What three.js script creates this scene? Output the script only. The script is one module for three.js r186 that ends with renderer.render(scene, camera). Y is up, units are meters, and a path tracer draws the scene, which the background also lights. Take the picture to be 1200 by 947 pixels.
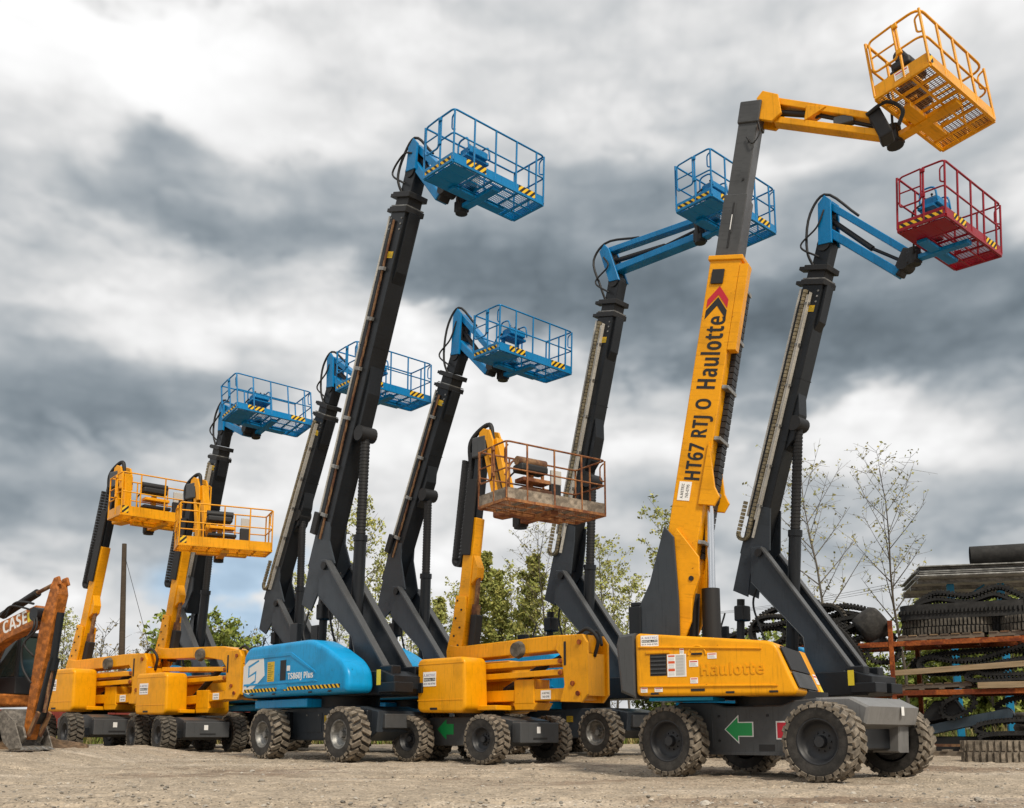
import * as THREE from 'three';
import { mergeGeometries, toCreasedNormals } from 'three/addons/utils/BufferGeometryUtils.js';
import { RoundedBoxGeometry } from 'three/addons/geometries/RoundedBoxGeometry.js';
import { FontLoader } from 'three/addons/loaders/FontLoader.js';
import { TextGeometry } from 'three/addons/geometries/TextGeometry.js';

// ------------------------------------------------------------------ camera, sky, sun, exposure
const scene = new THREE.Scene();
const camera = new THREE.PerspectiveCamera(60.12, 1200 / 947, 0.1, 3000);
camera.position.set(0, 0.6, 0);
camera.lookAt(0, 0.6 + 17, -100);
camera.setViewOffset(1687.7, 1331.9, 243.8, 0, 1200, 947);          // a shifted lens keeps the uprights nearly parallel
const renderer = new THREE.WebGLRenderer({ antialias: true });
renderer.toneMapping = THREE.LinearToneMapping;
renderer.toneMappingExposure = 2.1;
renderer.shadowMap.enabled = true;

let seed = 12345;
const rnd = () => { seed = (seed * 1664525 + 1013904223) >>> 0; return seed / 4294967296; };
const rr = (a, b) => a + (b - a) * rnd();
const clamp = (x, a, b) => Math.min(b, Math.max(a, x));
const sm = (a, b, x) => { const t = clamp((x - a) / (b - a), 0, 1); return t * t * (3 - 2 * t); };
const hash = (x, y, z) => { let h = (x * 374761393 + y * 668265263 + z * 1274126177) | 0; h = Math.imul(h ^ (h >>> 13), 1274126177); return ((h ^ (h >>> 16)) >>> 0) / 4294967296; };
function vnoise(x, y, z = 0, per = 0) {
  const X = Math.floor(x), Y = Math.floor(y), Z = Math.floor(z), fx = x - X, fy = y - Y, fz = z - Z;
  const u = fx * fx * fx * (fx * (fx * 6 - 15) + 10), v = fy * fy * fy * (fy * (fy * 6 - 15) + 10), w = fz * fz * fz * (fz * (fz * 6 - 15) + 10);
  const m = per ? (a) => ((a % per) + per) % per : (a) => a;
  const x0 = m(X), x1 = m(X + 1), y0 = m(Y), y1 = m(Y + 1);
  const L = (a, b, t) => a + (b - a) * t;
  const lo = L(L(hash(x0, y0, Z), hash(x1, y0, Z), u), L(hash(x0, y1, Z), hash(x1, y1, Z), u), v);
  if (fz === 0) return lo;
  return L(lo, L(L(hash(x0, y0, Z + 1), hash(x1, y0, Z + 1), u), L(hash(x0, y1, Z + 1), hash(x1, y1, Z + 1), u), v), w);
}
function fbm(x, y, z, oct, per = 0) { let s = 0, a = 0.5, n = 0, p = per; for (let i = 0; i < oct; i++) { s += a * vnoise(x, y, z + i * 17, p); n += a; a *= 0.5; x *= 2; y *= 2; p *= 2; } return s / n; }

function fbm3(x, y, z, o) { let s = 0, a = 0.5, n = 0; for (let i = 0; i < o; i++) { s += a * vnoise(x, y, z + 0.013); n += a; a *= 0.5; x = x * 2.03 + 5.1; y = y * 2.03 + 1.7; z = z * 2.03 + 9.2; } return s / n; }
function billow(x, y, z, o) { let s = 0, a = 0.5, n = 0; for (let i = 0; i < o; i++) { s += a * Math.abs(2 * vnoise(x, y, z + 0.017) - 1); n += a; a *= 0.55; x = x * 2.07 + 3.3; y = y * 2.07 + 8.1; z = z * 2.07 + 4.7; } return s / n; }
{ // broken cloud: bright gaps and dark bases, bearing and elevation in degrees with the grey seen there (and how blue)
  const cloud = '-28.1,34.4,248 -21.2,35.5,250 -16.1,34.8,246 -25.5,31.2,218 -27.4,27.5,178 -23.0,28.4,165 -18.3,29.6,152 -15.8,29.1,162 -10.9,34.6,215 -14.4,32.6,235 -2.8,38.6,215 -8.3,37.2,222 0.0,35.5,205 5.5,37.3,200 11.0,37.7,205 16.2,36.3,196 19.3,36.6,212 21.3,36.7,205 28.2,35.5,225 29.8,33.6,215 26.5,32.1,190 -10.6,29.1,172 -8.0,28.0,150 -4.3,26.8,138 0.0,27.3,130 2.7,26.4,125 5.4,29.4,150 8.4,25.7,115 20.6,28.0,168 22.6,23.8,130 24.7,20.8,115 20.1,20.5,110 17.6,18.5,120 26.6,18.3,135 16.4,22.8,115 9.4,22.4,125 13.6,36.7,205 28.1,21.1,125 -27.2,24.7,190 -22.8,25.5,218 -25.9,25.4,208 -23.0,22.4,240 -20.3,23.2,222 -15.6,25.1,190 -16.4,22.8,212 -12.5,24.1,225 -26.2,18.8,165 -23.7,19.2,150 -24.4,17.5,122 -21.8,18.3,145 -27.3,16.0,125 -19.9,16.9,208 -25.9,14.4,192 -27.0,12.5,150 -23.9,11.0,152 -26.5,11.2,150 -25.5,9.0,220 -26.6,8.0,235 -23.0,9.2,200 -22.4,6.5,236 -23.5,4.6,215 -16.7,8.6,190,1 -15.4,10.6,195,1 -17.5,6.7,200,0.8 -15.0,13.0,230 -13.5,12.1,222,0.4 -20.2,7.5,215,0.3 -21.7,10.2,160 -10.2,14.7,220 -9.1,12.8,225 -4.1,17.8,238 -6.2,18.8,220 2.1,20.3,190 7.2,19.2,215 8.2,16.7,238 8.8,20.1,205 0.0,19.3,205 -2.1,18.8,222 5.1,10.4,200 7.1,12.9,165 9.1,11.8,180 2.0,12.0,225 -2.0,12.9,205 -3.6,14.9,228 19.9,16.9,226 22.1,15.7,242 24.3,16.4,236 26.4,15.2,225 27.7,16.4,190 19.6,12.7,165 24.0,12.3,150 26.1,12.1,150 21.7,10.2,192 19.4,8.5,210 23.8,8.2,200 27.2,9.8,200 14.8,7.7,208 11.4,7.8,212 27.4,7.1,215 0.0,8.0,215 -10.0,7.9,220 15.0,12.5,195 14.2,16.4,215'
    .split(' ').map((t) => t.split(',').map(Number));
  const W = 2048, H = 1024, data = new Float32Array(W * H * 4), lin = (c) => Math.pow(c / 255, 2.2) * 0.5;
  const t = new THREE.DataTexture(data, W, H, THREE.RGBAFormat, THREE.FloatType);
  for (let j = 0; j < H; j++) for (let i = 0; i < W; i++) {
    const el = ((j + 0.5) / H - 0.5) * Math.PI, u = ((i + 0.5) / W - 0.5) * 2 * Math.PI;
    const k = (j * W + i) * 4;
    if (el < -0.12) { data[k] = 0.16; data[k + 1] = 0.14; data[k + 2] = 0.11; data[k + 3] = 1; continue; }
    const dx = Math.cos(u) * Math.cos(el), dz = Math.sin(u) * Math.cos(el), dy = Math.sin(el);
    const X = dx * 6.5, Y = dy * 15, Z = dz * 6.5;                                             // flattened heaps, seen from below
    const w1 = fbm3(X + 3, Y, Z, 5) - 0.5, w2 = fbm3(X + 40, Y + 9, Z, 5) - 0.5, lump = billow(X * 0.8 + w1 * 2 + 11, Y * 0.8 + w2 * 2, Z * 0.8, 5);
    const az = Math.atan2(dx, -dz) * 57.2958 + w1 * 9 + (lump - 0.35) * 2, e = el * 57.2958 + w2 * 3.6 - (lump - 0.35) * 4;
    let sw = 0, sl = 0, sb = 0;
    if (Math.abs(az) < 75) for (const c of cloud) {
      const da = (az - c[0]) * Math.cos(el), de = (e - c[1]) * 1.5, q = Math.exp(-(da * da + de * de) / 7.5);
      sw += q; sl += q * c[2]; sb += q * (c[3] || 0);
    }
    const wide = fbm3(X * 0.45 + 11, Y * 0.45, Z * 0.45 + 5, 4), open = 0.02;                     // beyond the view: the same broken deck
    const base = 204 + (wide - 0.5) * 150;
    let L = (sl + open * base) / (sw + open), blue = sb / (sw + open);
    const d = fbm3(X * 1.9, Y * 1.9, Z * 1.9 + 7, 6) - 0.5, fine = billow(X * 2.6 + 5, Y * 2.6, Z * 2.6, 5) - 0.33;
    const calm = 1 - 0.62 * sm(212, 246, L); L = 12 + L * 0.97 + calm * (d * 48 + (lump - 0.33) * 42 + fine * 32);
    L = clamp(L, 98, 254);
    blue = clamp(blue * 1.2 - sm(200, 238, L + d * 90) * 1.0, 0, 0.8);
    const dark = sm(232, 105, L);
    data[k] = lin(L * (1 - 0.125 * dark) * (1 - 0.15 * blue)); data[k + 1] = lin(L * (1 - 0.035 * dark) * (1 - 0.02 * blue)); data[k + 2] = lin(Math.min(255, L * (1 + 0.035 * dark) * (1 + 0.1 * blue))); data[k + 3] = 1;
  }
  t.mapping = THREE.EquirectangularReflectionMapping; t.magFilter = t.minFilter = THREE.LinearFilter; t.needsUpdate = true;
  scene.background = t; scene.environment = t; scene.environmentIntensity = 1;
}
const sun = new THREE.DirectionalLight(0xfff4e2, 1.5);              // sun behind thin cloud, high and to the right of the camera
sun.position.set(26, 62, 34); sun.target.position.set(0, 0, -20); scene.add(sun, sun.target);
sun.castShadow = true; sun.shadow.radius = 20; sun.shadow.mapSize.set(2048, 2048);
Object.assign(sun.shadow.camera, { left: -40, right: 40, top: 40, bottom: -40, near: 1, far: 200 });

// ------------------------------------------------------------------ textures and materials
function tex(size, fn, srgb = true, repeat = 1) {
  const d = new Uint8Array(size * size * 4);
  for (let j = 0; j < size; j++) for (let i = 0; i < size; i++) { const c = fn(i / size, j / size), k = (j * size + i) * 4; d[k] = clamp(c[0], 0, 1) * 255; d[k + 1] = clamp(c[1], 0, 1) * 255; d[k + 2] = clamp(c[2], 0, 1) * 255; d[k + 3] = 255; }
  const t = new THREE.DataTexture(d, size, size); t.wrapS = t.wrapT = THREE.RepeatWrapping; t.magFilter = THREE.LinearFilter; t.minFilter = THREE.LinearMipmapLinearFilter; t.generateMipmaps = true;
  if (srgb) t.colorSpace = THREE.SRGBColorSpace; t.repeat.set(repeat, repeat); t.needsUpdate = true; return t;
}
const grimeTex = tex(512, (u, v) => {                               // paint with road dust and scuffs, tile 2 m
  const a = fbm(u * 6, v * 6, 1.5, 5, 6), b = fbm(u * 40, v * 40, 2.5, 3, 40), s = fbm(u * 90, v * 7, 3.5, 2, 1000);
  let k = 0.985 - 0.08 * sm(0.5, 0.78, a) - 0.06 * (b - 0.5); const speck = hash(Math.floor(u * 512), Math.floor(v * 512), 7) > 0.996 ? 0.75 : 1;
  k *= speck * (1 - 0.08 * sm(0.55, 0.8, s)); const chip = sm(0.76, 0.8, fbm(u * 70, v * 70, 13.5, 3, 70)) * sm(0.5, 0.6, a); return [k * (1 - 0.45 * chip), k * 0.985 * (1 - 0.55 * chip), k * 0.96 * (1 - 0.6 * chip)];
}, true, 0.5);
const roughTex = tex(256, (u, v) => { const a = fbm(u * 8, v * 8, 4.5, 5, 8), k = 0.75 + 0.5 * (a - 0.5); return [k, k, k]; }, false, 0.7);
const rustTex = tex(512, (u, v) => {
  const a = fbm(u * 8, v * 8, 5.5, 6, 8), b = fbm(u * 50, v * 50, 6.5, 3, 50), k = 0.55 + 0.45 * b;
  const m = sm(0.42, 0.6, a); return [k * (0.72 + 0.28 * m), k * (0.5 + 0.3 * m), k * (0.38 + 0.22 * m)];
}, true, 0.6);
const dustTex = tex(512, (u, v) => { const a = fbm(u * 10, v * 10, 8.5, 5, 10), b = fbm(u * 60, v * 60, 9.5, 3, 60); const k = 0.62 + 0.38 * sm(0.3, 0.75, a * 0.7 + b * 0.3); return [k, k * 0.985, k * 0.955]; }, true, 1.2);
const woodTex = tex(512, (u, v) => { const a = fbm(u * 3, v * 60, 10.5, 4, 1000), b = fbm(u * 5, v * 5, 11.5, 3, 5), k = 0.62 + 0.38 * a; return [k * (0.9 + 0.1 * b), k * (0.86 + 0.14 * b), k * (0.8 + 0.2 * b)]; }, true, 0.6);
const barkTex = tex(256, (u, v) => { const a = fbm(u * 20, v * 5, 12.5, 4, 20), k = 0.5 + 0.5 * a; return [k, k, k]; }, true, 1.5);
const stripeTex = tex(256, (u, v) => { const s = ((u + v) * 3) % 1; const d = Math.abs(s - 0.5); const k = sm(0.24, 0.26, d); return [0.06 + 0.86 * k, 0.06 + 0.68 * k, 0.06 + 0.02 * k]; }, true, 1 / 0.42);
const col = (r, g, b) => new THREE.Color().setRGB(r, g, b);
function std(r, g, b, rough = 0.6, o = {}) { return new THREE.MeshStandardMaterial({ color: col(r, g, b), roughness: rough, side: THREE.DoubleSide, ...o }); }
function paint(r, g, b, rough = 0.5, o = {}) { return new THREE.MeshPhysicalMaterial({ color: col(r, g, b), roughness: rough, map: grimeTex, roughnessMap: roughTex, specularIntensity: 0.55, clearcoat: 0.06, clearcoatRoughness: 0.35, side: THREE.DoubleSide, ...o }); }
const M = {
  yellow: paint(0.88, 0.39, 0.003), blue: paint(0.004, 0.335, 0.74), blueShaded: paint(0.003, 0.21, 0.53, 0.45),  // last: the hood blue with shade put into the colour, for jibs and baskets
  red: paint(0.3, 0.006, 0.02), dark: paint(0.013, 0.016, 0.021, 0.5), slate: paint(0.043, 0.054, 0.07, 0.5), grey: paint(0.075, 0.081, 0.09, 0.55), greyLight: paint(0.2, 0.205, 0.215, 0.5),
  black: std(0.012, 0.012, 0.013, 0.6), rubber: std(0.055, 0.052, 0.05, 0.85, { map: dustTex }), track: std(0.03, 0.03, 0.031, 0.8, { map: dustTex }), tread: std(0.31, 0.27, 0.225, 0.95, { map: dustTex }), treadGrey: std(0.17, 0.155, 0.135, 0.95, { map: dustTex }),
  silver: std(0.42, 0.43, 0.44, 0.45, { metalness: 0.4, map: dustTex }), rimDark: std(0.02, 0.021, 0.024, 0.5), chrome: std(0.75, 0.76, 0.78, 0.15, { metalness: 1 }),
  tray: std(0.6, 0.6, 0.58, 0.5, { map: grimeTex }), chain: std(0.38, 0.33, 0.22, 0.7, { map: dustTex }), chainBlack: std(0.018, 0.018, 0.02, 0.6),
  rust: std(0.62, 0.26, 0.085, 0.9, { map: rustTex }), rustPaint: std(0.62, 0.45, 0.31, 0.85, { map: rustTex }), tanWorn: std(0.43, 0.37, 0.31, 0.9, { map: dustTex }), steelGrey: std(0.27, 0.25, 0.23, 0.7, { map: dustTex }), steelWorn: std(0.4, 0.36, 0.31, 0.75, { map: rustTex }),
  orange: paint(0.6, 0.2, 0.035, 0.7, { map: dustTex }), glass: new THREE.MeshPhysicalMaterial({ color: col(0.08, 0.12, 0.11), roughness: 0.06, transmission: 0.55, thickness: 0, side: THREE.DoubleSide }),
  white: std(0.78, 0.78, 0.77, 0.6), stripe: std(1, 1, 1, 0.6, { map: stripeTex }), green: std(0.01, 0.32, 0.08, 0.5), redSign: std(0.5, 0.01, 0.03, 0.5), yellowSign: std(0.8, 0.62, 0.03, 0.5),
  wood: std(0.5, 0.36, 0.22, 0.9, { map: woodTex }), woodPale: std(0.62, 0.47, 0.3, 0.9, { map: woodTex }), woodGrey: std(0.32, 0.27, 0.22, 0.95, { map: woodTex }), pole: std(0.13, 0.1, 0.075, 0.95, { map: woodTex }),
  bark: std(0.16, 0.13, 0.1, 0.95, { map: barkTex }), barkPale: std(0.27, 0.24, 0.2, 0.95, { map: barkTex }), galv: std(0.42, 0.43, 0.44, 0.5, { metalness: 0.3, map: dustTex }), bluePost: paint(0.01, 0.21, 0.42, 0.6),
  canvas: std(0.5, 0.49, 0.46, 0.9), dirt: std(0.24, 0.16, 0.1, 1, { map: dustTex }), stone: std(0.4, 0.35, 0.29, 0.95),
};
const signs = {};
function signMat(key, w, h, draw) {
  if (signs[key]) return signs[key];
  const c = document.createElement('canvas'); c.width = w; c.height = h; const g = c.getContext('2d'); g.fillStyle = '#f4f3f0'; g.fillRect(0, 0, w, h); draw(g, w, h);
  const t = new THREE.CanvasTexture(c); t.colorSpace = THREE.SRGBColorSpace; return signs[key] = new THREE.MeshStandardMaterial({ map: t, roughness: 0.55, side: THREE.DoubleSide });
}
const rentalSign = () => signMat('rental', 256, 200, (g) => {
  g.textAlign = 'center'; g.fillStyle = '#8a86a8'; g.font = 'bold 52px sans-serif'; g.fillText('A.METRIC', 128, 66);
  g.fillStyle = '#151515'; g.fillRect(14, 84, 228, 46); g.fillStyle = '#f6f6f4'; g.font = 'bold 38px sans-serif'; g.fillText('RENTAL LTD', 128, 121);
  g.fillStyle = '#2b1f4a'; g.font = 'bold 38px sans-serif'; g.fillText('613-745-0795', 128, 178);
});
const plateSign = () => signMat('plate', 160, 200, (g) => { g.fillStyle = '#c9c9c6'; g.fillRect(70, 8, 82, 184); for (let i = 0; i < 20; i++) { g.fillStyle = i % 3 ? '#aaa' : '#777'; g.fillRect(76, 14 + i * 9, 62, 3); g.fillRect(10, 14 + i * 9, 50, 3); } g.fillStyle = '#d8582e'; g.fillRect(8, 8, 56, 14); g.fillRect(8, 60, 56, 22); g.fillRect(8, 128, 56, 22); });
const smallSign = () => signMat('small', 96, 64, (g) => { g.fillStyle = '#c23a3a'; g.fillRect(8, 8, 80, 12); g.fillStyle = '#777'; for (let i = 0; i < 4; i++) g.fillRect(8, 28 + i * 8, 60 + (i % 2) * 14, 3); });
const numberSign = () => signMat('number', 128, 64, (g) => { g.textAlign = 'center'; g.fillStyle = '#333'; g.font = 'bold 22px sans-serif'; g.fillText('A.METRIC', 64, 28); g.fillText('745-0795', 64, 54); });
const yellowSign = () => signMat('caution', 96, 128, (g) => { g.fillStyle = '#d8b021'; g.fillRect(0, 0, 96, 128); g.fillStyle = '#5b6a20'; for (let i = 0; i < 9; i++) g.fillRect(8, 12 + i * 13, 40 + (i * 29) % 40, 5); });
const font = await new FontLoader().loadAsync('fonts/droid/droid_sans_bold.typeface.json');

// ------------------------------------------------------------------ geometry helpers (metres)
const V = (x, y, z = 0) => new THREE.Vector3(x, y, z);
function flat(g) { const n = g.index ? g.toNonIndexed() : g; for (const k of Object.keys(n.attributes)) if (k !== 'position' && k !== 'normal') n.deleteAttribute(k); n.morphAttributes = {}; return n; }
function boxUV(g) {                                                  // uv in metres, by the side a face looks to
  const p = g.attributes.position, uv = new Float32Array(p.count * 2), a = V(0, 0), b = V(0, 0), c = V(0, 0);
  for (let i = 0; i < p.count; i += 3) {
    a.fromBufferAttribute(p, i); b.fromBufferAttribute(p, i + 1).sub(a); c.fromBufferAttribute(p, i + 2).sub(a); b.cross(c);
    const x = Math.abs(b.x), y = Math.abs(b.y), z = Math.abs(b.z);
    for (let k = i; k < i + 3; k++) { const X = p.getX(k), Y = p.getY(k), Z = p.getZ(k); const q = z >= x && z >= y ? [X, Y] : x >= y ? [Z, Y] : [X, Z]; uv[k * 2] = q[0]; uv[k * 2 + 1] = q[1]; }
  }
  g.setAttribute('uv', new THREE.BufferAttribute(uv, 2)); return g;
}
const join = (list) => { const l = (Array.isArray(list) ? list : [list]).map(flat); return boxUV(l.length > 1 ? mergeGeometries(l) : l[0]); };
function mesh(name, geos, mat, parent) { const m = new THREE.Mesh(join(geos), mat); m.name = name; m.castShadow = m.receiveShadow = true; parent.add(m); return m; }
function group(name, parent, x = 0, y = 0, z = 0) { const g = new THREE.Group(); g.name = name; g.position.set(x, y, z); parent.add(g); return g; }
function box(x0, x1, y0, y1, z0, z1, r = 0) {
  const w = Math.abs(x1 - x0), h = Math.abs(y1 - y0), d = Math.abs(z1 - z0);
  const g = r ? new RoundedBoxGeometry(w, h, d, 2, Math.min(r, w * 0.49, h * 0.49, d * 0.49)) : new THREE.BoxGeometry(w, h, d);
  return g.translate((x0 + x1) / 2, (y0 + y1) / 2, (z0 + z1) / 2);
}
function prism(pts, z0, z1, bevel = 0.008) {                         // side outline (x, y) given thickness along z
  const s = new THREE.Shape(pts.map((p) => new THREE.Vector2(p[0], p[1])));
  const d = Math.max(0.002, z1 - z0 - 2 * bevel), g = new THREE.ExtrudeGeometry(s, { depth: d, bevelEnabled: bevel > 0, bevelThickness: bevel, bevelSize: bevel, bevelOffset: -bevel, bevelSegments: 1, curveSegments: 8 });
  return g.translate(0, 0, z0 + (bevel > 0 ? bevel : 0));
}
function shell(pts, z0, z1, bevel, curve = 0) {                   // a moulded cover: rounded edges, smooth shading
  let P = pts; if (curve) { P = []; const n = pts.length; for (let i = 0; i < n; i++) { const a = pts[(i + n - 1) % n], b = pts[i], c = pts[(i + 1) % n], r = Math.min(curve, 0.45 * Math.hypot(a[0] - b[0], a[1] - b[1]), 0.45 * Math.hypot(c[0] - b[0], c[1] - b[1])), da = Math.hypot(a[0] - b[0], a[1] - b[1]), dc = Math.hypot(c[0] - b[0], c[1] - b[1]); const s = [b[0] + (a[0] - b[0]) * r / da, b[1] + (a[1] - b[1]) * r / da], e = [b[0] + (c[0] - b[0]) * r / dc, b[1] + (c[1] - b[1]) * r / dc]; for (let k = 0; k <= 4; k++) { const t = k / 4, u = 1 - t; P.push([u * u * s[0] + 2 * u * t * b[0] + t * t * e[0], u * u * s[1] + 2 * u * t * b[1] + t * t * e[1]]); } } }
  const sh = new THREE.Shape(P.map((p) => new THREE.Vector2(p[0], p[1]))), g = new THREE.ExtrudeGeometry(sh, { depth: z1 - z0 - 2 * bevel, bevelEnabled: true, bevelThickness: bevel, bevelSize: bevel, bevelOffset: -bevel, bevelSegments: 4 }); return toCreasedNormals(g.translate(0, 0, z0 + bevel), 0.5);
}
function along(g, A, B, up = V(0, 0, 1)) { const d = B.clone().sub(A), l = d.length(), x = d.normalize(), z = up.clone().sub(x.clone().multiplyScalar(up.dot(x))).normalize(), y = z.clone().cross(x); return g.applyMatrix4(new THREE.Matrix4().makeBasis(x, y, z).setPosition(A)); }
function beam(A, B, h, w, r = 0, up) { const l = A.distanceTo(B); return along(box(0, l, -h / 2, h / 2, -w / 2, w / 2, r), A, B, up); }   // h in the (x, y) plane, w along z
function rod(A, B, r, seg = 8, r2 = r) { const l = A.distanceTo(B), g = new THREE.CylinderGeometry(r2, r, l, seg).rotateZ(-Math.PI / 2).translate(l / 2, 0, 0); const d = B.clone().sub(A).normalize(); return along(g, A, B, Math.abs(d.z) > 0.9 ? V(0, 1, 0) : V(0, 0, 1)); }
function bentPath(pts, r) {                                          // straight runs with rounded corners
  const c = new THREE.CurvePath(); let last = pts[0];
  for (let i = 1; i < pts.length - 1; i++) {
    const p = pts[i], a = p.clone().sub(last).normalize(), q = Math.min(r, p.distanceTo(pts[i - 1]) * 0.45, p.distanceTo(pts[i + 1]) * 0.45), b = pts[i + 1].clone().sub(p).normalize();
    const s = p.clone().addScaledVector(a, -q), e = p.clone().addScaledVector(b, q); if (last.distanceTo(s) > 1e-4) c.add(new THREE.LineCurve3(last, s)); c.add(new THREE.QuadraticBezierCurve3(s, p, e)); last = e;
  }
  c.add(new THREE.LineCurve3(last, pts[pts.length - 1])); return c;
}
function bent(pts, rad, r = 0.1, seg = 6, n = 0) {
  const c = bentPath(pts, r), P = []; for (const k of c.curves) { const m = k.isLineCurve3 ? 1 : 5; for (let i = P.length ? 1 : 0; i <= m; i++) P.push(k.getPoint(i / m)); }
  return sweep(P, rad, seg);
}
function sweep(P, rad, seg = 6, r1 = rad) {                          // tube through the points P
  const pos = [], idx = []; let N = null; const L = P.length;
  for (let i = 0; i < L; i++) {
    const t = P[Math.min(i + 1, L - 1)].clone().sub(P[Math.max(i - 1, 0)]).normalize();
    if (!N) { N = Math.abs(t.y) < 0.9 ? V(0, 1, 0) : V(1, 0, 0); } N = N.clone().addScaledVector(t, -N.dot(t)).normalize(); const Bn = t.clone().cross(N), r = rad + (r1 - rad) * i / (L - 1);
    for (let k = 0; k < seg; k++) { const a = k / seg * 6.28319, q = P[i].clone().addScaledVector(N, Math.cos(a) * r).addScaledVector(Bn, Math.sin(a) * r); pos.push(q.x, q.y, q.z); }
  }
  for (let i = 0; i < L - 1; i++) for (let k = 0; k < seg; k++) { const a = i * seg + k, b = i * seg + (k + 1) % seg, c = a + seg, d = b + seg; idx.push(a, b, c, b, d, c); }
  for (let k = 1; k < seg - 1; k++) { idx.push(0, k + 1, k); const o = (L - 1) * seg; idx.push(o, o + k, o + k + 1); }
  const g = new THREE.BufferGeometry(); g.setAttribute('position', new THREE.Float32BufferAttribute(pos, 3)); g.setIndex(idx); g.computeVertexNormals(); return g;
}
function hose(pts, rad, seg = 6, n = 20) { return sweep(new THREE.CatmullRomCurve3(pts).getPoints(n), rad, seg); }
function text(str, size, depth = 0.004) { const g = new TextGeometry(str, { font, size, depth, curveSegments: 4, bevelEnabled: false }); return g; }
function textWidth(g) { g.computeBoundingBox(); return g.boundingBox.max.x - g.boundingBox.min.x; }
function card(w, h, mat, name, parent, x, y, z, ry = 0, rx = 0) { const m = new THREE.Mesh(new THREE.BoxGeometry(w, h, 0.004), mat); m.name = name; m.position.set(x, y, z); m.rotation.set(rx, ry, 0); m.castShadow = m.receiveShadow = true; parent.add(m); return m; }
function hoses(list, mat, parent) { for (const g of list) mesh('hose', g, mat, parent); }
const used = {};
function numbered(n) { const k = used[n] = (used[n] ?? -1) + 1; return k ? `${n}_${String(k).padStart(3, '0')}` : n; }
function tag(o, label, category, grp) { o.userData.label = label; o.userData.category = category; if (grp) o.userData.group = grp; return o; }
const groundHeight = (x, z) => clamp(0.014 * (-z - 13), 0, 0.3) + 0.2 * sm(-7.2, -8.8, x) * sm(-6, -14, z) * sm(-25.6, -23.4, z);
function thing(name, label, category, x, z, turn = 0, grp, y = null) { const g = group(numbered(name), scene, x, y ?? groundHeight(x, z), z); g.rotation.y = turn; return tag(g, label, category, grp); }
function single(name, geos, mat, label, category, x = 0, y = 0, z = 0, turn = 0, grp) { const m = mesh(numbered(name), geos, mat, scene); m.position.set(x, y, z); m.rotation.y = turn; return tag(m, label, category, grp); }
const structure = (o) => { o.userData.kind = 'structure'; return o; };
const stuff = (o) => { o.userData.kind = 'stuff'; return o; };

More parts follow.
